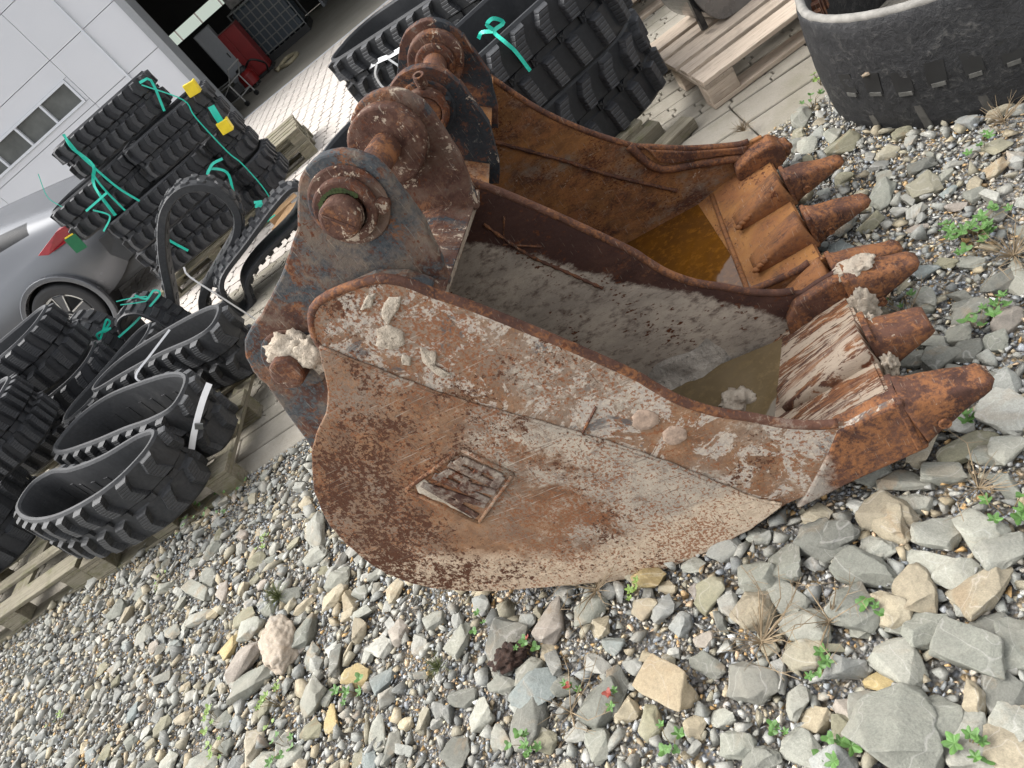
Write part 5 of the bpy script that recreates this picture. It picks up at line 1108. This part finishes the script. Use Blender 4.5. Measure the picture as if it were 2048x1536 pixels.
# ================================================================== PALLETS
def pallet(label, loc, rz, L=1.2, W=.8, old=True, group='wooden pallets', h=.144):
    r = empty('wooden_pallet', label, 'pallet', loc, rz, group); mx, my = (MT['woodold'], MT['woodoldy']) if old else (MT['woodnew'], MT['woodnewy']); j = lambda a: rnd.uniform(-a, a)
    hb = .022
    for y in (0, W/2-.05, W-.10): MB().box(0, L, y, y+.10, 0, hb).obj('bottom_board', mx, r, bevel=.002, seg=1)
    for x in (0, L/2-.0725, L-.145):
        for y in (0, W/2-.05, W-.10): MB().box(x, x+.145, y+.001, y+.099, hb+.001, hb+.078).obj('block', mx, r, bevel=.003, seg=1)
        MB().box(x, x+.145, -.0, W, hb+.079, hb+.100).obj('cross_board', my, r, bevel=.002, seg=1)
    for i, (y, w) in enumerate(((0, .145), (W*.235, .1), (W/2-.0725, .145), (W*.765-.1, .1), (W-.145, .145))):
        o = MB().box(j(.008), L+j(.008), y, y+w, h-.021, h).obj('top_board', mx, r, bevel=.002, seg=1)
    return r
pallet('pale new pallet beside the worn black track loop, carrying a black bucket', (.463, 3.415, .001), R(5.5), old=False)
pallet('pale new pallet at the top edge behind the black bucket', (.36, 5.02, .001), R(2), old=False)
pallet('weathered mossy pallet under the oval track loops', (-3.40, 2.86, .0), R(1), 1.05, 1.2)
pallet('weathered pallet at the left edge under the front track stack', (-4.62, 2.88, .0), R(1.5), 1.16, 1.2)
pallet('weathered pallet under the left pile of tracks', (-4.1, 6.45, .0), R(10), 1.3, .8, h=.144)
pallet('weathered pallet under the rear stack at the left edge', (-4.8, 4.4, .0), R(10), 1.3, .8)
pallet('mossy pallet under the wide new tracks, its corner showing by the far bucket', (-.98, 3.10, -.005), R(18.5), 1.2, .8)
pallet('dark pallet under the far stack of wide tracks', (-1.1, 5.5, .0), R(-30), 1.4, .8)
for i in range(2): pallet(('lower' if i == 0 else 'upper')+' old mossy pallet of the low pair standing on the pale yard', (-3.62, 7.46, .145*i), R(12+2*i), 1.2, .8)
# ---- black trenching bucket standing on the new pallet
MT['blk'] = plain('black_gloss_paint', (.018,.019,.021), .18, var=.3, sc=9); MT['blkin'] = plain('grey_steel_sheen', (.16,.155,.15), .28, .4, .25, 6)
bb = empty('black_bucket', 'glossy black narrow bucket standing on the pale pallet', 'bucket', (.70, 3.85, .146), R(14))
pf = [tuple(p) for p in spline([(-.02,.42), (-.05,.2), (.0,.05), (.10,.0), (.35,.0), (.62,.05), (.72,.2)], 5)]
V, F, _i = shell(pf, .014, .0, .34); mesh_obj('wrapper_shell', V, F, MT['blk'], bb)
for w in (-.014, .34): MB().prism(pf+[(.70,.42), (-.02,.46)], w, w+.014).obj('side_plate', MT['blkin'] if w < 0 else MT['blk'], bb, bevel=.003)
MB().box(.6, .75, -.02, .36, .17, .21).obj('lip_plate', MT['blk'], bb, bevel=.004); MB().box(-.06, -.03, .02, .05, .02, .36).obj('edge_strip', MT['blk'], bb, bevel=.004)
# ---- loose timber chocks beside the far bucket
for (x, y, z, rz, l, w, h, lb) in ((.135, 3.46, .0, 20, .16, .10, .10, 'short mossy timber chock beside the lower wide track'), (.25, 3.37, .0, 24, .20, .09, .055, 'dark wet timber offcut lying in front of the mossy chock')):
    tag(MB().box(-l/2, l/2, -w/2, w/2, 0, h).obj('timber_block', MT['woodold'], loc=(x, y, z), rot=(0, 0, R(rz)), bevel=.004), lb, 'timber', 'timber chocks')
# ================================================================== STRAPS
MT['teal'] = plain('turquoise_strap', (.02,.50,.37), .35, var=.15, sc=30); MT['whitestrap'] = plain('white_strap', (.72,.72,.72), .4, var=.05); MT['yellow'] = plain('yellow_plastic', (.75,.56,.02), .45, var=.1); MT['greenc'] = plain('dark_green_card', (.01,.13,.05), .5)
def strap(label, pts, w=.014, mat='teal', smooth_n=5, cat='strap', name='packing_strap', group=None, twist=0., part=None):
    P = [Vector(p) for p in spline(pts, smooth_n)]; n = len(P); V = []; F = []; view = Vector((.317, -.948, .35)).normalized()
    for i, p in enumerate(P):
        t = (P[min(n-1, i+1)]-P[max(0, i-1)]).normalized(); s = t.cross(view).normalized(); s = Matrix.Rotation(twist*math.sin(i*.9), 3, t) @ s; nn = t.cross(s)
        for a, b in ((-1,-1), (1,-1), (1,1), (-1,1)): V.append(p+s*a*w/2+nn*b*.0008)
    for i in range(n-1):
        for k_ in range(4): F.append((i*4+k_, i*4+(k_+1) % 4, i*4+4+(k_+1) % 4, i*4+4+k_))
    F += [(3,2,1,0), tuple(n*4-4+k_ for k_ in range(4))]
    o = mesh_obj(name, V, F, MT[mat], part)
    if part is None: tag(o, label, cat, group)
    return o
def kp(P, d=.03):      # points on the front of the left pile (moved with the pile towards the camera)
    out = []
    for x, y, z in P: out.append((x*K-.317*-d*0+.0, y*K-d, 1.65-K*(1.65-z)))
    return out
gt = 'turquoise packing straps'
strap('turquoise strap looped over the right end of the topmost track', kp([(-2.93,6.88,1.47), (-2.85,6.9,1.43), (-2.95,6.88,1.2)]), .02, smooth_n=3, group=gt)
strap('long thin turquoise strap running down the right side of the left pile', kp([(-2.93,6.88,1.45), (-2.77,6.91,1.17), (-2.8,6.91,1.01), (-2.81,6.91,.65), (-2.79,6.91,.49), (-2.81,6.91,.19), (-2.89,6.89,-.05)]), .010, group=gt)
strap('wide twisted turquoise strap down the left front of the topmost track', kp([(-3.68,6.74,1.56), (-3.72,6.74,1.44), (-3.71,6.74,1.25), (-3.84,6.72,1.13), (-3.91,6.7,.85)]), .026, twist=.5, group=gt)
strap('turquoise strap crossing from the topmost track down to the middle of the pile', kp([(-3.69,6.74,1.54), (-3.72,6.74,1.37), (-3.72,6.74,1.22), (-3.71,6.74,1.), (-3.67,6.75,.81)]), .018, group=gt)
strap('short turquoise strap end hanging beside the wide twisted one', kp([(-3.77,6.73,1.21), (-3.8,6.72,1.06), (-3.82,6.72,.83)]), .016, group=gt)
strap('turquoise strap stub on the second lowest track of the left pile', kp([(-3.73,6.74,.55), (-3.74,6.73,.44), (-3.69,6.74,.24)], .06), .022, group=gt)
strap('turquoise strap bow tied on the right side of the left pile', kp([(-3.02,6.87,.37), (-2.94,6.88,.52), (-3.02,6.87,.63), (-3.08,6.86,.61), (-2.98,6.87,.65), (-2.88,6.89,.63)]), .022, group=gt)
strap('turquoise strap strip on the jutting track of the left pile', kp([(-4.04,6.68,1.03), (-3.79,6.72,1.03)], .06), .018, smooth_n=2, group=gt)
strap('curled dark turquoise strap below the jutting track', kp([(-4.,6.69,1.), (-3.94,6.7,.9), (-3.96,6.69,.86), (-4.08,6.67,.82)], .05), .014, group=gt)
strap('frayed turquoise strap knot low at the right end of the left pile', kp([(-2.96,6.88,.18), (-2.89,6.87,.14), (-2.97,6.86,.15), (-2.87,6.87,.1), (-2.95,6.86,.10), (-2.90,6.87,.02)]), .024, group=gt)
strap('turquoise strap scraps on the ground right of the left pile', kp([(-3.02,6.7,.02), (-2.94,6.7,.03), (-2.86,6.72,.06), (-2.92,6.7,.08), (-2.95,6.7,.03), (-2.82,6.7,.02)]), .018, group=gt)
strap('pair of thin turquoise ties between the two small arched loops', [(-3.5,5.07,.61), (-3.42,5.09,.565), (-3.33,5.11,.50), (-3.36,5.1,.48), (-3.5,5.07,.575)], .008, smooth_n=2, group=gt)
strap('long curling turquoise strap over the small arched loop with green ties', [(-3.38,5.1,.56), (-3.34,5.1,.49), (-3.26,5.12,.5), (-3.24,5.12,.46), (-3.32,5.11,.44), (-3.52,5.05,.42), (-3.68,5.0,.42)], .015, group=gt)
strap('turquoise strap bow on the narrow loop by the car wheel', [(-3.83,5.0,.475), (-3.77,5.02,.50), (-3.65,5.03,.56), (-3.65,5.03,.53), (-3.74,5.02,.51), (-3.67,5.02,.50), (-3.77,5.0,.53), (-3.80,5.0,.49)], .015, group=gt)
strap('turquoise strap tied in a bow on the upper wide new track', [(-.24,3.50,.86), (-.21,3.46,.88), (-.165,3.43,.862), (-.175,3.42,.90), (-.14,3.42,.905), (-.115,3.45,.86), (-.165,3.42,.862), (-.150,3.36,.82), (-.135,3.36,.76), (-.128,3.36,.66)], .016, group=gt)
strap('white strap with a loose loop on the upper far track', [(-1.18,5.72,.66), (-1.02,5.52,.69), (-.92,5.46,.68), (-.80,5.38,.68)], .03, 'whitestrap', group='white straps')
strap('thin white strap loop dangling below the white strap of the far stack', [(-1.02,5.46,.69), (-1.08,5.48,.63), (-1.08,5.48,.52), (-.98,5.44,.50), (-.90,5.40,.58), (-.93,5.42,.68)], .014, 'whitestrap', group='white straps')
strap('white strap slung across the teardrop loop', [(-2.72,4.72,.59), (-2.74,4.71,.52), (-2.70,4.72,.27), (-2.66,4.73,.02)], .012, 'whitestrap', smooth_n=3, group='white straps')
strap('thin curled white cord below the teardrop loop', [(-2.83,5.12,.18), (-2.92,5.1,.13), (-3.03,5.06,.08), (-3.05,5.0,.02)], .006, 'whitestrap', group='white straps')
strap('white strap tied round the third oval loop', [(-2.64,3.94,.54), (-2.78,3.85,.52), (-2.90,3.76,.50), (-2.90,3.74,.44)], .012, 'whitestrap', group='white straps')
lb = strap('white folded strap label hanging between the two front oval loops', [(-2.17,3.10,.46), (-2.25,3.06,.42), (-2.36,3.0,.35), (-2.44,2.97,.29)], .030, 'whitestrap', name='strap_label', cat='label')
for i in range(2): MB().box(-.012, .012, -.004, .004, -.02, .02).obj('clip', MT['steel'], lb, loc=(-2.33+.01*i, 2.995, .36-.01*i), rot=(.3, .8, .2))
for (x, z, lb_) in ((-2.67, 1.19, 'yellow corner guard at the top right of the left pile'), (-2.69, .81, 'yellow corner guard lower on the right side of the left pile')):
    o = MB().box(-.05, .05, -.02, .02, -.05, .05).box(.03, .05, .02, .09, -.05, .05).obj('corner_guard', MT['yellow'], loc=(x*K+.02, 6.93*K-.04, 1.65-K*(1.65-z)), rot=(0, R(10), R(10)), bevel=.006); tag(o, lb_, 'corner guard', 'yellow corner guards')
strap('turquoise paper tag hanging by the upper yellow corner guard', kp([(-2.63,6.94,1.0), (-2.645,6.93,.93), (-2.66,6.93,.86)], .05), .055, name='strap_tag', cat='tag')
gc = MB().box(-.055, .055, -.002, .002, -.07, .07).obj('green_card', MT['greenc'], loc=(-4.11, 6.24, .93), rot=(0, R(8), R(8))); tag(gc, 'dark green card with a yellow band on the jutting track', 'card')
MB().box(-.04, .04, -.003, .003, .071, .082).obj('yellow_band', MT['yellow'], gc)
strap('thin turquoise cord hanging at the left of the left pile over the car roof', kp([(-4.10,6.7,1.47), (-4.2,6.68,1.30), (-4.17,6.66,1.17)]), .006, group=gt)
pb = MB()
for q in range(3): pb.box(-.10, .10, -.07, .07, .0, .12, rnd.uniform(0, 3), (-2.84+.13*q, 6.55-.16*q, .0))
MT['card'] = plain('cardboard', (.36,.22,.11), .8, var=.2, sc=8)
for q, (x, y, a) in enumerate(((-2.66, 6.42, .4), (-2.55, 6.12, 1.1))): tag(MB().box(-.12, .12, -.08, .08, 0, .10).box(.12, .20, -.08, .08, .095, .10).obj('cardboard_scrap', MT['card'], loc=(x, y, 0), rot=(0, 0, a), bevel=.004), ('upper' if q == 0 else 'lower')+' torn cardboard scrap on the ground left of the bucket ear', 'cardboard', 'cardboard scraps')
# ================================================================== PLANTS
MT['leaf'] = plain('weed_leaf', (.075,.165,.035), .55, var=.35, sc=40); MT['leaf2'] = plain('weed_leaf_yellowish', (.16,.24,.05), .55, var=.3, sc=40); MT['redleaf'] = plain('red_leaf', (.22,.04,.025), .6); MT['stem'] = plain('weed_stem', (.16,.12,.05), .7); MT['straw'] = plain('dry_straw', (.22,.165,.10), .8, var=.3, sc=25); MT['finegrass'] = plain('fine_grass', (.11,.13,.045), .7, var=.4, sc=40)
def leaf_me(r, lobes, seed):
    q = random.Random(seed); V = [(0,0,0)]; n = 5*lobes
    for i in range(n):
        a = 2*math.pi*i/n; rr = r*(.82+.22*math.cos(lobes*a)+q.uniform(-.05,.05)); d = 1-.55*math.exp(-((a-math.pi)/.35)**2)
        V.append((rr*math.cos(a)*d, rr*math.sin(a)*d, .22*r*math.cos(lobes*a)*.3+rr*rr*1.2/r*.25))
    return V, [(0, i+1, (i+1) % n+1) for i in range(n)]
def weed(label, x, y, n=5, s=.016, spread=.04, mat='leaf', red=0, group='small green weeds'):
    r = empty('weed', label, 'weed', (x, y, .0), rnd.uniform(0, 6), group); st = MB()
    for i in range(n):
        a = rnd.uniform(0, 6.28); d = spread*(.25+.75*rnd.random()); hgt = rnd.uniform(.018, .05)+.012; lr = s*rnd.uniform(.7, 1.25)
        V, F = leaf_me(lr, rnd.choice((5, 5, 3)), i+int(x*100)); p = Vector((d*math.cos(a), d*math.sin(a), hgt))
        o = mesh_obj('leaf', V, F, MT['redleaf'] if i < red else MT[mat], r, loc=p, rot=(rnd.uniform(-.35,.35), rnd.uniform(-.35,.35), rnd.uniform(0, 6.3)))
        st.tube([(0,0,-.01), (p.x*.5, p.y*.5, hgt*.75), (p.x, p.y, hgt)], .0010, 4)
    st.obj('stems', MT['stem'], r); return r
def dry(label, x, y, n=34, L=.16, mat='straw', name='dry_grass_tuft', stalk=5, cat='dry grass', group='dry grass tufts', w=.0012, up=.5):
    if mat == 'straw': n = int(n*.7); L *= .85
    r = empty(name, label, cat, (x, y, .03), 0, group); b = MB(); b2 = MB()
    for i in range(n):
        a = rnd.uniform(0, 6.28); l = L*rnd.uniform(.35, 1); e = rnd.uniform(.15, 1.1)*up*1.5; m = Vector((math.cos(a)*math.cos(e), math.sin(a)*math.cos(e), math.sin(e)))*l*.55; t = m*1.7+Vector((rnd.uniform(-.2,.2)*l, rnd.uniform(-.2,.2)*l, -.25*l*rnd.random()))
        t.z = max(t.z, .012); b.tube([(0,0,-.005), m, t], [w, w*.8, w*.35], 3)
    b.obj('blades', MT[mat], r)
    for i in range(stalk):
        a = rnd.uniform(0, 6.28); l = L*rnd.uniform(.9, 1.5); p1 = Vector((math.cos(a)*l*.6, math.sin(a)*l*.6, .045)); p2 = Vector((math.cos(a+.3)*l*1.0, math.sin(a+.3)*l*1.0, .03+.03*rnd.random()))
        b2.tube([(0,0,0), p1, p2], [w*1.3, w, w*.6], 4)
        for q in range(3): e = p1+(p2-p1)*(q/3); b2.tube([e, e+Vector((rnd.uniform(-.04,.04), rnd.uniform(-.04,.04), .012))], [w*.7, w*.3], 3)
    if stalk: b2.obj('stalks', MT[mat], r)
    return r
for args in [('largest leafy weed patch among pebbles at the right edge', 0.714, 1.825, {'n': 16, 's': 0.017, 'spread': 0.085, 'group': None}), ('low weed with broad leaves below the largest patch', 0.678, 1.776, {'n': 8, 's': 0.018, 'spread': 0.06, 'group': None}), ('weed beside dark flat stones at the right edge under the leafy patch', 0.562, 1.5, {'n': 5, 's': 0.016, 'spread': 0.05}), ('weed on grey stones near the right edge, left of the tilted slab', 0.525, 1.502, {'n': 5, 's': 0.015, 'spread': 0.04}), ('weed low at the right edge below the white stone', 0.28, 0.994, {'n': 5, 's': 0.018, 'spread': 0.05}), ('single weed by the tip of the nearest tooth', 0.357, 1.245, {'n': 3, 's': 0.015, 'spread': 0.02}), ('weed between pale stones at the lower right corner', -0.03, 0.612, {'n': 6, 's': 0.017, 'spread': 0.045}), ('weed at the bottom edge left of the giant grey boulder', -0.239, 0.688, {'n': 6, 's': 0.018, 'spread': 0.05}), ('weed beside a tan stone with three leaves, near the dry tuft', -0.054, 0.927, {'n': 5, 's': 0.015, 'spread': 0.035}), ('weed among small pebbles right of the big sandy boulder', -0.211, 0.861, {'n': 6, 's': 0.014, 'spread': 0.045}), ('yellowish weed in front of the ochre stone under the bucket', -0.558, 1.258, {'n': 5, 's': 0.013, 'spread': 0.03, 'mat': 'leaf2'}), ('weed in the gravel left of the dark tall stone', -1.027, 1.392, {'n': 4, 's': 0.012, 'spread': 0.04}), ('weed by the brown clod with red leaf', -0.875, 1.234, {'n': 6, 's': 0.013, 'spread': 0.04, 'red': 1}), ('weed with a red leaf low in the middle', -0.773, 1.062, {'n': 4, 's': 0.013, 'spread': 0.03, 'red': 1}), ('weed at the bottom middle edge beside the olive stone', -0.932, 0.982, {'n': 7, 's': 0.014, 'spread': 0.05}), ('weed under the yellow stone in the middle gravel', -1.529, 1.395, {'n': 6, 's': 0.016, 'spread': 0.06}), ('pale weed among grey stones left of the yellow stone', -1.877, 1.501, {'n': 9, 's': 0.016, 'spread': 0.1, 'mat': 'leaf2'}), ('pale weed near the bottom edge left of centre', -1.815, 1.33, {'n': 7, 's': 0.015, 'spread': 0.07}), ('weed in the left gravel above the bottom edge', -2.174, 1.562, {'n': 6, 's': 0.014, 'spread': 0.07, 'mat': 'leaf2'}), ('weed with two leaves in the lower left gravel', -2.113, 1.422, {'n': 5, 's': 0.013, 'spread': 0.05, 'mat': 'leaf2'}), ('weed by the corner of the big sandy boulder', -0.578, 0.836, {'n': 5, 's': 0.014, 'spread': 0.04}), ('weed left of the big sandy boulder with a red leaf', -0.672, 0.998, {'n': 4, 's': 0.012, 'spread': 0.03, 'red': 2}), ('weed cluster at the foot of the mossy pallet', -2.662, 2.873, {'n': 16, 's': 0.012, 'spread': 0.16, 'mat': 'leaf'}), ('weeds under the edge of the front oval loop', -2.402, 2.809, {'n': 12, 's': 0.012, 'spread': 0.12}), ('weed in pebbles close to the bucket heel', -2.07, 2.365, {'n': 7, 's': 0.012, 'spread': 0.08, 'mat': 'leaf2'}), ('weed by the kerb and the worn track loop', 0.814, 3.064, {'n': 5, 's': 0.014, 'spread': 0.05, 'mat': 'leaf2'}), ('weed in gravel left of the worn track loop', 0.717, 2.926, {'n': 5, 's': 0.012, 'spread': 0.05}), ('weed in gravel in the upper right, by itself', 0.912, 2.127, {'n': 5, 's': 0.014, 'spread': 0.05}), ('weed by the middle teeth of the near bucket', 0.418, 1.725, {'n': 7, 's': 0.012, 'spread': 0.06}), ('weed under the nearest corner of the bucket', -0.141, 1.292, {'n': 3, 's': 0.01, 'spread': 0.02}), ('weed in far left gravel by the stone edge', -2.796, 2.536, {'n': 6, 's': 0.011, 'spread': 0.09, 'mat': 'leaf2'}), ('weed in far left gravel near the bottom', -3.237, 2.014, {'n': 5, 's': 0.012, 'spread': 0.08, 'mat': 'leaf2'}), ('weed beside the giant grey boulder at the bottom', -0.331, 0.771, {'n': 4, 's': 0.013, 'spread': 0.03})]: weed(*args[:3], **args[3])
for args in [('big dry grass tuft with long stalks beside the grey boulders', -0.296, 0.97, {'n': 60, 'L': 0.17, 'stalk': 7}), ('dry tuft between stones right of the big dry one', -0.142, 0.946, {'n': 26, 'L': 0.11, 'stalk': 6}), ('dry tuft at the right edge among big stones', 0.27, 1.082, {'n': 30, 'L': 0.12, 'stalk': 3}), ('brown dry grass clump at the right edge below the leafy weeds', 0.709, 1.651, {'n': 70, 'L': 0.17, 'stalk': 4}), ('dry tuft in front of the middle tooth', 0.418, 1.645, {'n': 26, 'L': 0.1, 'stalk': 3}), ('dead stalks along the lower edge of the bucket', -0.655, 1.31, {'n': 40, 'L': 0.15, 'stalk': 4, 'up': 0.25}), ('dry branched stalk in the lower middle gravel', -0.799, 1.012, {'n': 10, 'L': 0.12, 'stalk': 6}), ('fine greenish grass tuft left of the bucket above the quartz block', -1.945, 1.968, {'n': 160, 'L': 0.1, 'mat': 'finegrass', 'stalk': 0, 'w': 0.0009, 'up': 1.0, 'group': None, 'cat': 'grass tuft', 'name': 'grass_tuft'}), ('small fine green grass tuft in the middle gravel', -1.198, 1.321, {'n': 110, 'L': 0.07, 'mat': 'finegrass', 'stalk': 0, 'w': 0.0008, 'up': 1.0, 'group': None, 'cat': 'grass tuft', 'name': 'grass_tuft'}), ('straw coloured grass strip at the kerb by the far bucket', 0.471, 3.051, {'n': 80, 'L': 0.09, 'mat': 'straw', 'stalk': 0, 'w': 0.0011, 'up': 0.8, 'group': None, 'cat': 'grass tuft', 'name': 'grass_tuft'}), ('dry grass at the foot of the worn track loop at the right edge', 1.013, 2.176, {'n': 50, 'L': 0.12, 'stalk': 3})]: dry(*args[:3], **args[3])
clod = blob('peat_clod', (0,0,0), (.055,.035,.022), plain('peat', (.035,.018,.012), .95, var=.5, sc=90, bump=.006), None, 5, .8, 8); clod.location = (-0.957, 1.242, 0.03); tag(clod, 'dark brown crumbly clod between grey stones below the bucket', 'clod')
